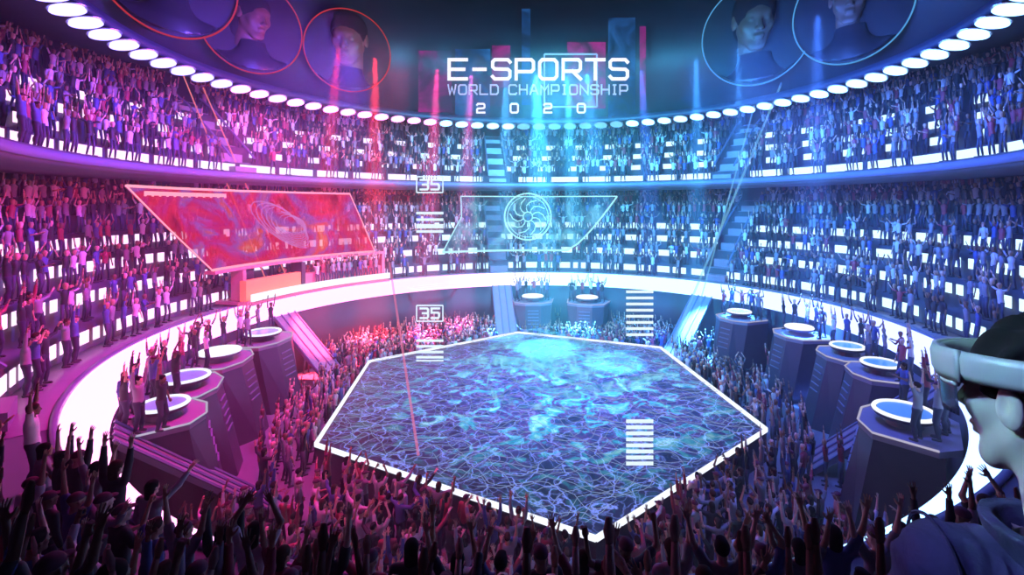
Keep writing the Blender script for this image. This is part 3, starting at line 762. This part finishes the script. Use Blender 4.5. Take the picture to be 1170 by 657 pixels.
def hand_fn(fist):
    def f(P):
        d = ell(P, (0, 0, .045), (.041, .016, .050)); d = smin(d, cone(P, (0, 0, -.03), (0, 0, .02), .026, .026), .02)
        for i, (x, L_) in enumerate(((-.030, .068), (-.010, .078), (.011, .072), (.030, .055))):
            sp = x*.35 if not fist else 0
            b = np.array((x, 0, .082)); 
            if fist:
                m = b + (0, .030, .018); t = m + (0, .012, -.034); d1 = np.minimum(cone(P, b, m, .0095, .009), cone(P, m, t, .009, .008))
            else:
                m = b + np.array((sp, .006, L_*.5)); t = m + np.array((sp, .014, L_*.46)); d1 = np.minimum(cone(P, b, m, .0095, .0085), cone(P, m, t, .0085, .0072))
            d = smin(d, d1, .005)
        b = np.array((-.034, .004, .022)); m = b + ((-.026, .014, .026) if not fist else (-.006, .030, .020)); t = m + ((-.014, .008, .028) if not fist else (.030, .012, .012))
        return smin(d, np.minimum(cone(P, b, m, .014, .011), cone(P, m, t, .011, .009)), .006)
    return f

UPO = ((.50, .08, .86), (.22, .05, .97)); STR = ((.16, .10, .98), (.02, .10, .99)); FUP = ((.85, .25, .30), (.02, .30, .95)); DWN = ((.22, -.02, -.97), (.06, .25, -.96))
CLO = ((.36, .25, .88), (-.52, .16, .84)); WID = ((.96, .06, .24), (.60, .10, .80)); PNT = ((.30, .80, .50), (.05, .80, .60)); CLC = ((.30, .38, -.78), (-.50, .85, .30))
POSES = [('both arms raised', UPO, UPO, 0, 0), ('arms stretched straight up', STR, STR, 0, 0), ('right arm up', STR, DWN, 0, 1), ('left fist up', DWN, FUP, 1, 1),
         ('clapping overhead', CLO, CLO, 0, 0), ('arms spread wide', WID, WID, 0, 0), ('clapping at chest', CLC, CLC, 0, 0), ('pointing ahead', PNT, DWN, 0, 0),
         ('elbows bent, fists up', FUP, FUP, 1, 1), ('arms hanging down', DWN, DWN, 0, 0)]
def joints(p, seed=0):
    r = random.Random(seed); _, ra, la, _, _ = POSES[p]; J = {}; lean = r.uniform(-.03, .03)
    for s, (u, f), k in ((1, ra, 'R'), (-1, la, 'L')):
        u = np.array(u)*(s, 1, 1); f = np.array(f)*(s, 1, 1); sh = np.array((s*.185, 0 + lean, 1.415 + (.03 if u[2] > .5 else 0)))
        el = sh + .285*u/np.linalg.norm(u); wr = el + .25*f/np.linalg.norm(f); J[k] = (sh, el, wr, f/np.linalg.norm(f))
    st = r.uniform(.10, .17)
    for s, k in ((1, 'r'), (-1, 'l')):
        kb = r.uniform(0, .05); J[k] = (np.array((s*.088, 0, .92)), np.array((s*(st*.8), .03 + kb, .50)), np.array((s*st, -.01, .085)))
    J['lean'] = lean; return J
def torso(P, J, g=0):
    l = J['lean']
    return uni([ell(P, (0, l, 1.27), (.160 + g, .102 + g, .19 + g)), ell(P, (0, l*.5, 1.07), (.135 + g, .095 + g, .16 + g)), ell(P, (0, 0, .93), (.155 + g, .108 + g, .12 + g)),
                cone(P, (-.145, l, 1.405), (.145, l, 1.405), .052 + g, .052 + g)], .07)
def arms(P, J, g=0, short=False):
    o = []
    for k in 'RL':
        sh, el, wr, _ = J[k]; o.append(cone(P, sh, el, .050 + g, .039 + g) if not short else cone(P, sh, sh + (el - sh)*.62, .052 + g, .048 + g))
        if not short: o.append(cone(P, el, wr, .038 + g, .026 + g))
    return uni(o, .02)
def legs(P, J, g=0):
    o = []
    for k in 'rl':
        h, n, a = J[k]; o += [cone(P, h, n, .082 + g, .054 + g), cone(P, n, a, .053 + g, .036 + g), ell(P, n*.45 + a*.55 + (0, -.02, .03), (.048 + g, .055 + g, .12))]
    return uni(o, .04)
def person_meshes(p, seed, h, headh, handh, sleeve_short):
    J = joints(p, seed); l = J['lean']; B = ((-.95, -.30, -.0), (.95, .75, 2.15))
    lo = np.min([np.min(J[k][:3], axis=0) for k in 'RL'] + [(-.25, -.22, 0)], axis=0) - .09; hi = np.max([np.max(J[k][:3], axis=0) for k in 'RL'] + [(.25, .22, 1.55)], axis=0) + .09; lo[2] = -.02
    def body(P):
        d = smin(torso(P, J), arms(P, J), .045); d = smin(d, legs(P, J), .05)
        for k in 'rl':
            a = J[k][2]; d = smin(d, cone(P, a + (0, -.02, -.04), a + (0, .12, -.05), .036, .028), .02)
        return smin(d, cone(P, (0, l - .01, 1.40), (0, l + .01, 1.54), .060, .054), .03)
    V, Q = surface(body, lo, hi, h); HC = np.array((0, l + .035, 1.605))
    hv, hq = surface(head_fn, (-.10, -.125, -.165), (.10, .13, .125), headh); Vs = [V, hv + HC]; Qs = [Q, hq + len(V)]; n = len(V) + len(hv)
    for k, s, fi in (('R', 1, POSES[p][3]), ('L', -1, POSES[p][4])):
        z = J[k][3]; y = np.array((0, 1.0, 0)); 
        if abs(z[1]) > .75: y = np.array((0, 0, -1.0))
        if POSES[p][0].startswith('arms hanging'): y = np.array((-s*1.0, 0, 0))
        x = np.cross(y, z); x /= np.linalg.norm(x); y = np.cross(z, x)
        gv, gq = surface(hand_fn(fi), (-.085, -.03, -.05), (.06, .075, .185), handh); gv = gv*(s, 1, 1)
        if s < 0: gq = gq[:, ::-1]
        gv = gv[:, :1]*x + gv[:, 1:2]*y + gv[:, 2:]*z + J[k][2] + z*.01; Vs.append(gv); Qs.append(gq + n); n += len(gv)
    out = {'body': (np.concatenate(Vs), np.concatenate(Qs))}
    def shirt(P):
        d = smin(torso(P, J, .014), arms(P, J, .012, sleeve_short), .035); d = np.maximum(d, .90 - P[..., 2])
        for k in 'RL':
            sh, el, wr, z = J[k]
            if not sleeve_short: d = np.maximum(d, -(cone(P, wr - z*.005, wr + z*.2, .05, .05)))
        return np.maximum(d, -cone(P, (0, l + .02, 1.475), (0, l + .05, 1.70), .066, .08))
    out['shirt'] = surface(shirt, lo + (0, 0, .8), hi, h)
    out['trousers'] = surface(lambda P: np.maximum(np.maximum(smin(ell(P, (0, 0, .93), (.166, .120, .12)), legs(P, J, .014), .05), P[..., 2] - .98), .07 - P[..., 2]), (-.32, -.22, .0), (.32, .24, 1.05), h)
    def shoes(P):
        k = shoes.side; return np.maximum(cone(P, J[k][2] + (0, -.03, -.045), J[k][2] + (0, .14, -.052), .047, .038), -P[..., 2])
    for k in 'rl':
        shoes.side = k; out['shoe_' + k] = surface(shoes, (-.3, -.2, -.03), (.3, .3, .16), min(h, .014))
    return out, HC, J

CM = {'white': (.66, .64, .68), 'grey': (.26, .25, .30), 'black': (.02, .02, .03), 'red': (.34, .05, .09), 'blue': (.07, .10, .32)}
TOPS = {k: mat('cloth_' + k, v, .7) for k, v in CM.items()}
SKINS = [mat('skin_%s' % n, c, .45) for n, c in (('fair', (.72, .48, .38)), ('tan', (.50, .30, .20)), ('deep', (.22, .12, .08)))]
HAIRM = [mat('hair_dark', (.012, .01, .012), .85, spec=.15, noise=.6, nscale=40), mat('hair_brown', (.05, .028, .018), .85, spec=.15, noise=.6, nscale=40)]
M_trs = mat('trousers_navy', (.03, .035, .07), .8); M_shoe = mat('shoe_leather', (.06, .06, .07), .5); M_cap = mat('cap_cloth', (.10, .02, .06), .8)
HAIRMESH = {}
for st in ('long-haired', 'short-haired', 'capped'):
    v, q = surface(hair_fn(st), (-.11, -.145, -.23), (.11, .18, .15), .011); HAIRMESH[st] = mesh_np('hair', v, q, True)
    HAIRMESH[st].materials.append(M_cap if st == 'capped' else HAIRM[0])
PROTO = {}
for p in range(len(POSES)):
    parts, HC, J = person_meshes(p, p + 3, .018, .011, .0075, p % 2 == 0)
    ms = {}
    for k, (v, q) in parts.items():
        ms[k] = mesh_np(k, v, q, True); ms[k].materials.append({'body': SKINS[0], 'shirt': TOPS['grey'], 'trousers': M_trs}.get(k, M_shoe))
    PROTO[p] = (ms, HC)

# low detail figure for the far masses (same skeleton)
def lowfig(p, seed):
    J = joints(p, seed); vs = []; fs = []; cs = []
    def limb(pts, rs, n, c, sq=(1, 1)):
        b = len(vs)
        for i, P_ in enumerate(pts):
            P_ = np.array(P_, float); d = np.array(pts[min(i+1, len(pts)-1)], float) - np.array(pts[max(i-1, 0)], float); d /= np.linalg.norm(d) + 1e-9
            u = np.cross(d, (0, 1, 0)) if abs(d[1]) < .9 else np.cross(d, (1, 0, 0)); u /= np.linalg.norm(u); w = np.cross(d, u)
            for k in range(n):
                a = 2*PI*k/n; vs.append(P_ + (u*math.cos(a)*sq[0] + w*math.sin(a)*sq[1])*rs[i]); cs.append(c)
        for i in range(len(pts)-1):
            for k in range(n): fs.append((b+i*n+k, b+i*n+(k+1) % n, b+(i+1)*n+(k+1) % n, b+(i+1)*n+k))
        if n == 4: fs.append((b+3, b+2, b+1, b)); e = b+(len(pts)-1)*n; fs.append((e, e+1, e+2, e+3))
    l = J['lean']
    limb([(0, 0, .86), (0, 0, .98), (0, l, 1.15), (0, l, 1.36), (0, l, 1.47)], [.15, .15, .14, .185, .07], 6, 1, (1, .62))
    limb([(0, l+.03, 1.47), (0, l+.03, 1.53), (0, l+.03, 1.62), (0, l+.03, 1.70), (0, l+.03, 1.725)], [.045, .06, .085, .07, .02], 6, 0, (1, 1.15))
    for k in 'RL':
        sh, el, wr, z = J[k]; limb([sh, el], [.05, .04], 4, 1); limb([el, wr], [.04, .028], 4, 0); limb([wr, wr + z*.09, wr + z*.18], [.026, .042, .02], 4, 0, (1, .4))
    for k in 'rl':
        h_, n_, a_ = J[k]; limb([h_, n_, a_], [.085, .06, .04], 4, 2); limb([a_ + (0, -.06, -.045), a_ + (0, .17, -.055)], [.045, .035], 4, 3)
    return np.array(vs), np.array(fs), np.array(cs)
LOWF = [lowfig(p, s) for p in range(len(POSES)) for s in (1, 2)]

# ------------------------------------------------------------------ where everybody stands
ALL = []     # (x, y, z, facing, place)
def blocked_aisle(az, r): return any(abs(az - q) < math.degrees(1.0/r) for q in AISLES)
def add(az, r, z, place, jitter=.35): 
    p = polar(az, r, z); ALL.append((p.x, p.y, z, PI - R_(az) + random.uniform(-jitter, jitter), place))
rowname = ['walkway outside the ring', 'lowest tier row', 'second tier row', 'third tier row', 'fourth tier row', 'fifth tier row', 'highest tier row']
def fill_row(r0, z, place, a0, a1, sp, prob, rj=.16, gap=False):
    a = a0
    while a < a1:
        if not blocked_aisle(a, r0):
            ph = ((a + 126) % math.degrees(2.9/(r0 + .55)))/math.degrees(2.9/(r0 + .55)); pr = prob*(.25 if gap and .04 < ph < .34 else 1)
            if random.random() < pr: add(a, r0 + random.uniform(-rj, rj), z, place)
        a += math.degrees(sp/r0)*random.uniform(.85, 1.15)
SD = lambda a: ' at left' if a < 0 else ' at right'
for (a0, a1) in ((-128, 0), (0, 118)):
    s = SD(a0)
    for i in range(6): fill_row(LOW[i][0] + .62, LOW[i][1] + .0, rowname[i+1] + s, a0, a1, .46, .95, gap=i < 3)
    fill_row(18.45, .012, rowname[0] + s, a0, a1, .55, .8, .2, True)
    fill_row(19.62, UP[0][1], 'front edge of upper tier' + s, a0, a1, .48, .55, .1, True)
    for i in range(1, 6): fill_row(UP[i][0] + .62, UP[i][1], 'on upper tier seats' + s, a0, a1, .44, .97, gap=i in (1, 2, 3))
# sparse extra on the left walkway
def headpx(x, y, z): d = y + 25; return CX + F_PX*x/d, YH - F_PX*(z + 1.72 - 5.8)/d, d
def limit(x):
    xs = [-60, 90, 150, 240, 330, 600, 850, 960, 1060, 1200]; ys = [470, 505, 525, 590, 606, 612, 604, 596, 575, 560]; return float(np.interp(x, xs, ys))
def near_place(x):
    return ['front crowd, bottom left corner', 'front crowd, lower left', 'front crowd, by the left ring tip', 'front crowd, left of bottom centre', 'front crowd, bottom centre', 'front crowd, right of bottom centre', 'front crowd, by the right ring tip', 'front crowd, left of headset wearer'][int(np.clip((x + 20)/1090*8, 0, 7))]
for r0, z in ((17.95, .0), (18.55, .0), (19.2, .0), (20.35, .45), (20.85, .45), (21.5, 1.25), (22.6, 2.3), (23.1, 2.3)):
    a = LOW_A + 1
    while a < 360 - LOW_A:
        q = polar(a, r0 + random.uniform(-.08, .08)); hx, hy, d = headpx(q.x, q.y, z)
        if d > (3.3 if 260 < hx < 1000 else 2.6) and -60 < hx < 1230 and limit(hx) < hy < 690 and random.random() < .93 and not (hx > 1010 and d < 3.2):
            ALL.append((q.x, q.y, z, PI - R_(a) + random.uniform(-.3, .3), near_place(hx)))
        a += math.degrees(.52/r0)*random.uniform(.9, 1.12)
# arena floor
def hex_dist(x, y):
    m = 1e9; ins = True
    for i in range(6):
        a, b = HEX[i], HEX[(i+1) % 6]; ab = (b - a).to_2d(); ap = Vector((x - a.x, y - a.y)); t = max(0, min(1, ap.dot(ab)/ab.dot(ab))); m = min(m, (ap - ab*t).length)
    return m if not inside_hex(x, y) else -m
pts = []; tries = 0
while tries < 14000:
    tries += 1; az = random.uniform(-180, 180); r = math.sqrt(random.uniform(8.5**2, 16.0**2)); q = polar(az, r)
    hd = hex_dist(q.x, q.y); near = q.y < -8
    if hd < .42 or blocked_aisle(az, 13) : continue
    if any((q.to_2d() - polar(p[0], p[1]-.3).to_2d()).length < 2.3 for p in PODS): continue
    if r > 13.0 and not near and any(abs(az - p[0]) < 7 for p in PODS): continue
    dens = .95 if near else (.85 if hd > 1.2 else .95)
    if random.random() > dens: continue
    if any((q.x - a)**2 + (q.y - b)**2 < (.48 if near else .50)**2 for a, b in pts): continue
    pts.append((q.x, q.y))
    if near: pl = 'pit floor before near stage edge,' + (' left' if q.x < 0 else ' right')
    elif az < -90: pl = 'pit floor left of the stage'
    elif az < 0: pl = 'pit floor behind stage, left'
    elif az > 80: pl = 'pit floor right of the stage'
    else: pl = 'pit floor behind stage, right'
    ALL.append((q.x, q.y, Z_FLOOR, PI - R_(az) + random.uniform(-.5, .5), pl))
PODN = ['nearest left', 'second left', 'white tabled left', 'farthest left', 'farthest right', 'pale tabled right', 'teal tabled right', 'small right', 'dark blue right', 'far centre', 'far centre right']
for i, p in enumerate(PODS):
    for k in range(6):
        a = R_(20 + k*32); q = polar(p[0], p[1] + .3, p[2]); M = Matrix.Rotation(-R_(p[0]), 4, 'Z'); v = M @ Vector((1.25*math.cos(a), 1.08*math.sin(a) - .02, 0)); q = q + v
        ALL.append((q.x, q.y, p[2], PI - R_(p[0]) + random.uniform(-.7, .7), 'at the %s pod' % PODN[i]))
for k in range(12): add(-61 + k*1.4, 17.2, .33, 'on the red deck under the red screen')

wq = (-10.3, -15.0); ALL = [a for a in ALL if (a[0] - wq[0])**2 + (a[1] - wq[1])**2 > .75**2]
ALL.append((wq[0], wq[1], 0.0, -.9, 'alone by the ring at far left'))
# nearest 300 in view are built one by one, the rest as one mass
scored = []
for i, (x, y, z, f, pl) in enumerate(ALL):
    hx, hy, d = headpx(x, y, z)
    if d < 1: continue
    vis = -15 < hx < 1185 and hy < 668
    scored.append((d if vis else d + 1000, i))
scored.sort(); chosen = [i for s, i in scored[:300]]; mass = [i for s, i in scored[300:]]
HS = ['short-haired', 'long-haired', 'capped']; PW = [.26, .20, .08, .08, .08, .1, .05, .03, .08, .04]
used = {}
for i in chosen:
    x, y, z, f, pl = ALL[i]; U_ = used.setdefault(pl, set())
    hx, hy, d = headpx(x, y, z); cen = d < 7
    for _ in range(400):
        p = int(rng.choice(10, p=PW)); top = random.choice(['black', 'black', 'grey', 'white', 'red', 'blue']); hs = random.choice(HS)
        if cen and 280 < hx < 1000 and (d < 4.5 and POSES[p][0] not in ('clapping at chest', 'arms hanging down', 'elbows bent, fists up', 'left fist up')): continue
        if (p, top, hs) not in U_: break
    if pl.startswith('alone'): p, top, hs = 0, 'white', 'long-haired'
    U_.add((p, top, hs)); ms, HC = PROTO[p]; s = random.uniform(.94, 1.06)
    sk = random.choice(SKINS); o = bpy.data.objects.new('person', ms['body']); COL.objects.link(o); o.location = (x, y, z); o.rotation_euler = (0, 0, f); o.scale = (s, s, s)
    o.material_slots[0].link = 'OBJECT'; o.material_slots[0].material = sk
    tag(o, '%s-topped %s person, %s, %s' % (top, hs, POSES[p][0], pl), 'person', 'cheering spectators')
    for nm, me in (('shirt', ms['shirt']), ('trousers', ms['trousers']), ('shoe', ms['shoe_r']), ('shoe', ms['shoe_l']), ('hair' if hs != 'capped' else 'cap', HAIRMESH[hs])):
        c = bpy.data.objects.new(nm, me); COL.objects.link(c); c.parent = o
        if nm == 'shirt': c.material_slots[0].link = 'OBJECT'; c.material_slots[0].material = TOPS[top]
        if nm in ('hair', 'cap'):
            c.location = HC
            if nm == 'hair': c.material_slots[0].link = 'OBJECT'; c.material_slots[0].material = random.choice(HAIRM)
# the mass: real low figures, one mesh
Vs, Fs, Cs, n = [], [], [], 0
pal_s = np.array(list(CM.values())); pal_k = np.array([(.72, .48, .38), (.50, .30, .20), (.22, .12, .08)])
for i in mass:
    x, y, z, f, pl = ALL[i]; p = int(rng.choice(10, p=PW)); v, q, c = LOWF[p*2 + random.randint(0, 1)]; s = random.uniform(.94, 1.06)
    cf, sf = math.cos(f), math.sin(f); w = np.stack([(v[:, 0]*cf - v[:, 1]*sf)*s + x, (v[:, 0]*sf + v[:, 1]*cf)*s + y, v[:, 2]*s + z], -1)
    T = np.array([pal_k[random.randint(0, 2)], pal_s[random.choice((0, 1, 1, 2, 2, 3, 4))], (.05, .055, .10), (.06, .06, .07)])
    Vs.append(w); Fs.append(q + n); Cs.append(T[c]); n += len(v)
me = mesh_np('crowd', np.concatenate(Vs), np.concatenate(Fs)); ca = me.color_attributes.new('cloth', 'FLOAT_COLOR', 'POINT')
ca.data.foreach_set('color', np.concatenate([np.concatenate(Cs), np.ones((n, 1))], 1).astype(np.float32).ravel())
m = mat('crowd_cloth', (.5, .5, .5), .6); at = m.node_tree.nodes.new('ShaderNodeAttribute'); at.attribute_name = 'cloth'; m.node_tree.links.new(at.outputs['Color'], m.node_tree.nodes['Principled BSDF'].inputs['Base Color'])
o = link('crowd', me, m); tag(o, 'thousands of distant cheering spectators filling the tiers and the pit floor', 'crowd', kind='stuff')
print('people', len(ALL), 'mass', len(mass), 'farthest single', scored[299][0])

# ------------------------------------------------------------------ portrait medallions on the drum wall
M_pskin = mat('portrait_skin', (.10, .05, .03), .5); M_pcloth = mat('portrait_clothes', (.015, .015, .02), .35); M_pback = mat('portrait_back', (.006, .006, .010), .6)
M_pr = emis('medallion_rim_red', (1, .06, .06), .5); M_pb = emis('medallion_rim_blue', (.12, .5, 1), .7)
pv, pq = surface(head_fn, (-.10, -.125, -.19), (.10, .13, .125), .006)
ph = {s_: surface(hair_fn(s_), (-.11, -.145, -.23), (.11, .18, .15), .008) for s_ in ('short-haired', 'long-haired')}
def shoulders_fn(P): return uni([ell(P, (0, -.04, -.42), (.20, .11, .20)), cone(P, (-.15, -.04, -.27), (.15, -.04, -.27), .055, .055), cone(P, (0, -.03, -.16), (0, -.03, -.24), .068, .09)], .05)
sv, sq = surface(shoulders_fn, (-.27, -.18, -.42), (.27, .10, -.15), .012)
def medallion(az, z, R, red, turn, hs, label, kk=1.0):
    e = empty('portrait_medallion', polar(az, 17.1, z - .3)); tag(e, label, 'portrait')
    face = math.atan2(-e.location.x, -(e.location.y + 12)); rot = Matrix.Rotation(-face, 4, 'Z')   # turned part way toward the hall's near side
    e.rotation_euler = (R_(0), 0, -face)
    def add_(mb, nm, m, smooth=False): return mb.build(nm, m, e, smooth)
    Mf = Matrix.Rotation(-PI/2, 4, 'X')
    mb = MB(); mb.disc(R*.98, .12, 64, M=Mf, z=-.25); add_(mb, 'backing', M_pback)
    mb = MB(); mb.torus(R, .03*R/2.8 + .01, 72, 6, M=Mf); add_(mb, 'rim', M_pr if red else M_pb)
    k_ = R/.235*kk; T = Matrix.Rotation(turn, 3, 'Z') @ Matrix.Rotation(R_(-14), 3, 'X'); T = np.array(T)
    for nm, (v, q), m in (('face', (pv, pq), M_pskin), ('hair', ph[hs], HAIRM[0]), ('shoulders', (sv, sq), M_pcloth)):
        w = v @ T.T if nm != 'shoulders' else v.copy()
        w = w + (0, 0, .055); w = w*k_*.92
        rr = np.hypot(w[:, 0], w[:, 2]); lim = R*.955; f_ = np.where(rr > lim, lim/np.maximum(rr, 1e-6), 1); w[:, 0] *= f_; w[:, 2] *= f_
        w[:, 1] = w[:, 1]*.45 - .05*k_*.0 + .05
        o = link(nm, mesh_np(nm, w, q, True), m, e)
    return e
medallion(-98, 16.9, 3.0, True, .3, 'long-haired', 'red rimmed round portrait cut off by the top edge')
medallion(-77.5, 16.6, 2.75, True, .5, 'long-haired', 'large red rimmed portrait medallion of a dark haired face')
medallion(-53, 17.25, 2.95, True, -.35, 'short-haired', 'red rimmed portrait of a face looking down, left of the title', 1.3)
medallion(59.5, 17.9, 3.55, False, .35, 'long-haired', 'blue rimmed portrait medallion right of the title', 1.2)
medallion(83.5, 16.9, 3.0, False, .2, 'short-haired', 'blue rimmed portrait medallion nearest the upper right corner')

# ------------------------------------------------------------------ the man with the headset, close by at the right
hero = empty('person', (.896, -24.15, 3.85), R_(-14)); hero.scale = (.905, .905, .905); tag(hero, 'man in a dark jacket wearing a grey visor headset, seen close from behind', 'person')
parts, HC, J = person_meshes(9, 5, .012, .02, .006, False)
# body without the coarse head: rebuild with a fine, slightly bowed one
HS_ = 1.17; pitch = Matrix.Rotation(R_(31), 3, 'Z') @ Matrix.Rotation(R_(-6), 3, 'X') @ Matrix.Diagonal((1, 1, 1.14)); PT = np.array(pitch); HCc = HC + (0, .0, .148)
def hxf(v): return ((v + (0, 0, .09)) @ PT.T - (0, 0, .09))*HS_ + HCc
bv, bq = parts['body']
keep_v = ~((bv[:, 2] > 1.50) & (np.abs(bv[:, 0]) < .12)); keep = keep_v[bq].all(1); bq2 = bq[keep]
fv, fq = surface(head_fn, (-.10, -.125, -.175), (.10, .13, .125), .0034)
m_h = mesh_np('body', np.concatenate([bv, hxf(fv)]), np.concatenate([bq2, fq + len(bv)]), True)
M_hskin = mat('hero_skin', (.55, .50, .42), .5, noise=.06, nscale=30)
link('body', m_h, M_hskin, hero)
def denim():
    m = bpy.data.materials.new('jacket_denim'); m.use_nodes = True; nt = m.node_tree; b = nt.nodes['Principled BSDF']; b.inputs['Roughness'].default_value = .85
    tc = nt.nodes.new('ShaderNodeTexCoord'); n = nt.nodes.new('ShaderNodeTexNoise'); n.inputs['Scale'].default_value = 9; n.inputs['Detail'].default_value = 8; n.inputs['Distortion'].default_value = .8
    r = nt.nodes.new('ShaderNodeValToRGB'); r.color_ramp.elements[0].position = .35; r.color_ramp.elements[0].color = (.035, .04, .08, 1); r.color_ramp.elements[1].position = .7; r.color_ramp.elements[1].color = (.09, .09, .18, 1)
    bm = nt.nodes.new('ShaderNodeBump'); bm.inputs['Strength'].default_value = .7; bm.inputs['Distance'].default_value = .03
    nt.links.new(tc.outputs['Object'], n.inputs['Vector']); nt.links.new(n.outputs['Fac'], r.inputs[0]); nt.links.new(r.outputs[0], b.inputs['Base Color'])
    nt.links.new(n.outputs['Fac'], bm.inputs['Height']); nt.links.new(bm.outputs[0], b.inputs['Normal']); return m
M_denim = denim()
l = J['lean']
def jacket(P):
    d = smin(torso(P, J, .035), arms(P, J, .028), .05); d = smin(d, cone(P, (-.17, l, 1.415), (.17, l, 1.415), .062, .062), .05)
    d = np.maximum(d, .84 - P[..., 2]) + .004*np.sin(P[..., 2]*70 + 9*np.sin(P[..., 0]*22)) + .003*np.sin(P[..., 0]*90 + P[..., 1]*50)
    for k in 'RL':
        sh, el, wr, z = J[k]; d = np.maximum(d, -(cone(P, wr, wr + z*.2, .05, .05)))
    return np.maximum(d, -cone(P, (0, l + .02, 1.475), (0, l + .05, 1.70), .074, .09))
jv, jq = surface(jacket, (-.42, -.26, .78), (.42, .36, 1.56), .0095); jk = link('jacket', mesh_np('jacket', jv, jq, True), M_denim, hero)
def collar(P):
    q = P - np.array((0, l + .0, 1.490)); r = np.hypot(q[..., 0]/1.0, q[..., 1]/1.05); t = q[..., 2]
    return np.maximum(np.abs(r - (.088 + t*.28)) - .009, np.abs(t + .10*np.clip(q[..., 1], 0, .1)) - .044) - .004
cv, cq = surface(collar, (-.16, -.16, 1.42), (.16, .17, 1.60), .006); link('collar', mesh_np('collar', cv, cq, True), M_denim, jk)
mb = MB()   # shoulder seam
mb.tube([(-.20 + .0*t, l + .108*math.cos(t) , 1.43 + .085*math.sin(t)) for t in [i*.25 - .3 for i in range(16)]], .004, 5); mb.build('seam', M_denim, jk)
for pk, mm in (('trousers', M_trs), ('shoe_r', M_shoe), ('shoe_l', M_shoe)):
    v, q = parts[pk]; nm = pk.split('_')[0]; link(nm, mesh_np(nm, v, q, True), mm, hero)
def hero_hair(P):
    d = ell(P, (0, -.026, .036), (.084, .104, .090))
    d = d + .004*np.sin(P[..., 0]*130 + 3*np.sin(P[..., 2]*60)) + .004*np.sin(P[..., 1]*110 + P[..., 2]*90)
    cut = ell(P, (0, .085, -.065), (.11, .100, .120)); cut = np.minimum(cut, P[..., 2] + .075)
    cut = np.minimum(cut, ell(P, (-.09, -.008, -.006), (.03, .028, .042)))
    return np.maximum(d, -cut)
v, q = surface(hero_hair, (-.12, -.16, -.14), (.12, .16, .19), .005); link('hair', mesh_np('hair', hxf(v), q, True), HAIRM[0], hero)
# the headset
hs_ = empty('headset', hero.location, R_(-14)); hs_.scale = hero.scale; tag(hs_, 'grey mixed reality headset with dark visor on the man at right', 'headset')
def oval_band(rx0, ry0, rx1, ry1, z0, z1, a0, a1, cy=.0, n=56, round_=.25, zf=lambda a: 0):
    """band between two ovals, bevelled top and bottom, angle measured from the face's front"""
    prof = []; h_ = z1 - z0
    for (u, w) in ((0, round_), (round_, 0), (1-round_, 0), (1, round_), (1, 1-round_), (1-round_, 1), (round_, 1), (0, 1-round_)): prof.append((u, w))
    V = []; F = []
    full = a1 - a0 > 359; cnt = n if full else n + 1
    for i in range(cnt):
        a = R_(lerp(a0, a1, i/n))
        for u, w in prof:
            rx = lerp(rx0, rx1, u); ry = lerp(ry0, ry1, u); V.append((rx*math.sin(a), cy + ry*math.cos(a), lerp(z0, z1, w) + zf(a)))
    m_ = len(prof)
    for i in range(n if full else n):
        j = (i + 1) % cnt
        for k in range(m_): F.append((i*m_+k, j*m_+k, j*m_+(k+1) % m_, i*m_+(k+1) % m_))
    if not full: F += [tuple(range(m_)), tuple(reversed(range((cnt-1)*m_, cnt*m_)))]
    return np.array(V), F
def hbuild(nm, VF, m, parent=None):
    V, F = VF; me = bpy.data.meshes.new(nm); me.from_pydata(hxf(V).tolist(), [], F); me.polygons.foreach_set('use_smooth', [True]*len(me.polygons)); me.update()
    return link(nm, me, m, parent or hs_)
M_hs = mat('headset_shell', (.42, .44, .43), .38, .1); M_hs2 = mat('headset_rim', (.75, .78, .78), .35); M_hv = mat('visor_glass', (.015, .02, .03), .08, .0)
hb = hbuild('band', oval_band(.088, .118, .103, .142, .024, .068, 0, 360, -.004), M_hs)
hbuild('front_housing', oval_band(.098, .126, .108, .150, .020, .070, -68, 68, -.004), M_hs)
mg = bpy.data.materials.new('visor_tint'); mg.use_nodes = True; b_ = mg.node_tree.nodes['Principled BSDF']; b_.inputs['Base Color'].default_value = (.03, .04, .08, 1); b_.inputs['Roughness'].default_value = .05; b_.inputs['Alpha'].default_value = .72
hbuild('visor', oval_band(.094, .140, .097, .143, -.034, .022, -60, 60, -.004), mg)
hbuild('clip', oval_band(.094, .132, .104, .144, .012, .024, -62, -44, -.004, n=8), M_hs2)
# added cool spot that brightens the man's face; no lamp of the hall
light('fill_headset_wearer', 'SPOT', (-1.4, -23.6, 7.2), (.90, -24.1, 5.5), (.34, .80, .90), 380, .15, 12, .5)
light('fill_jacket', 'SPOT', (-1.2, -24.6, 7.4), (1.0, -24.2, 5.1), (.25, .25, 1.0), 260, .15, 14, .5)  # added blue spot lifting the dark jacket, without a fixture
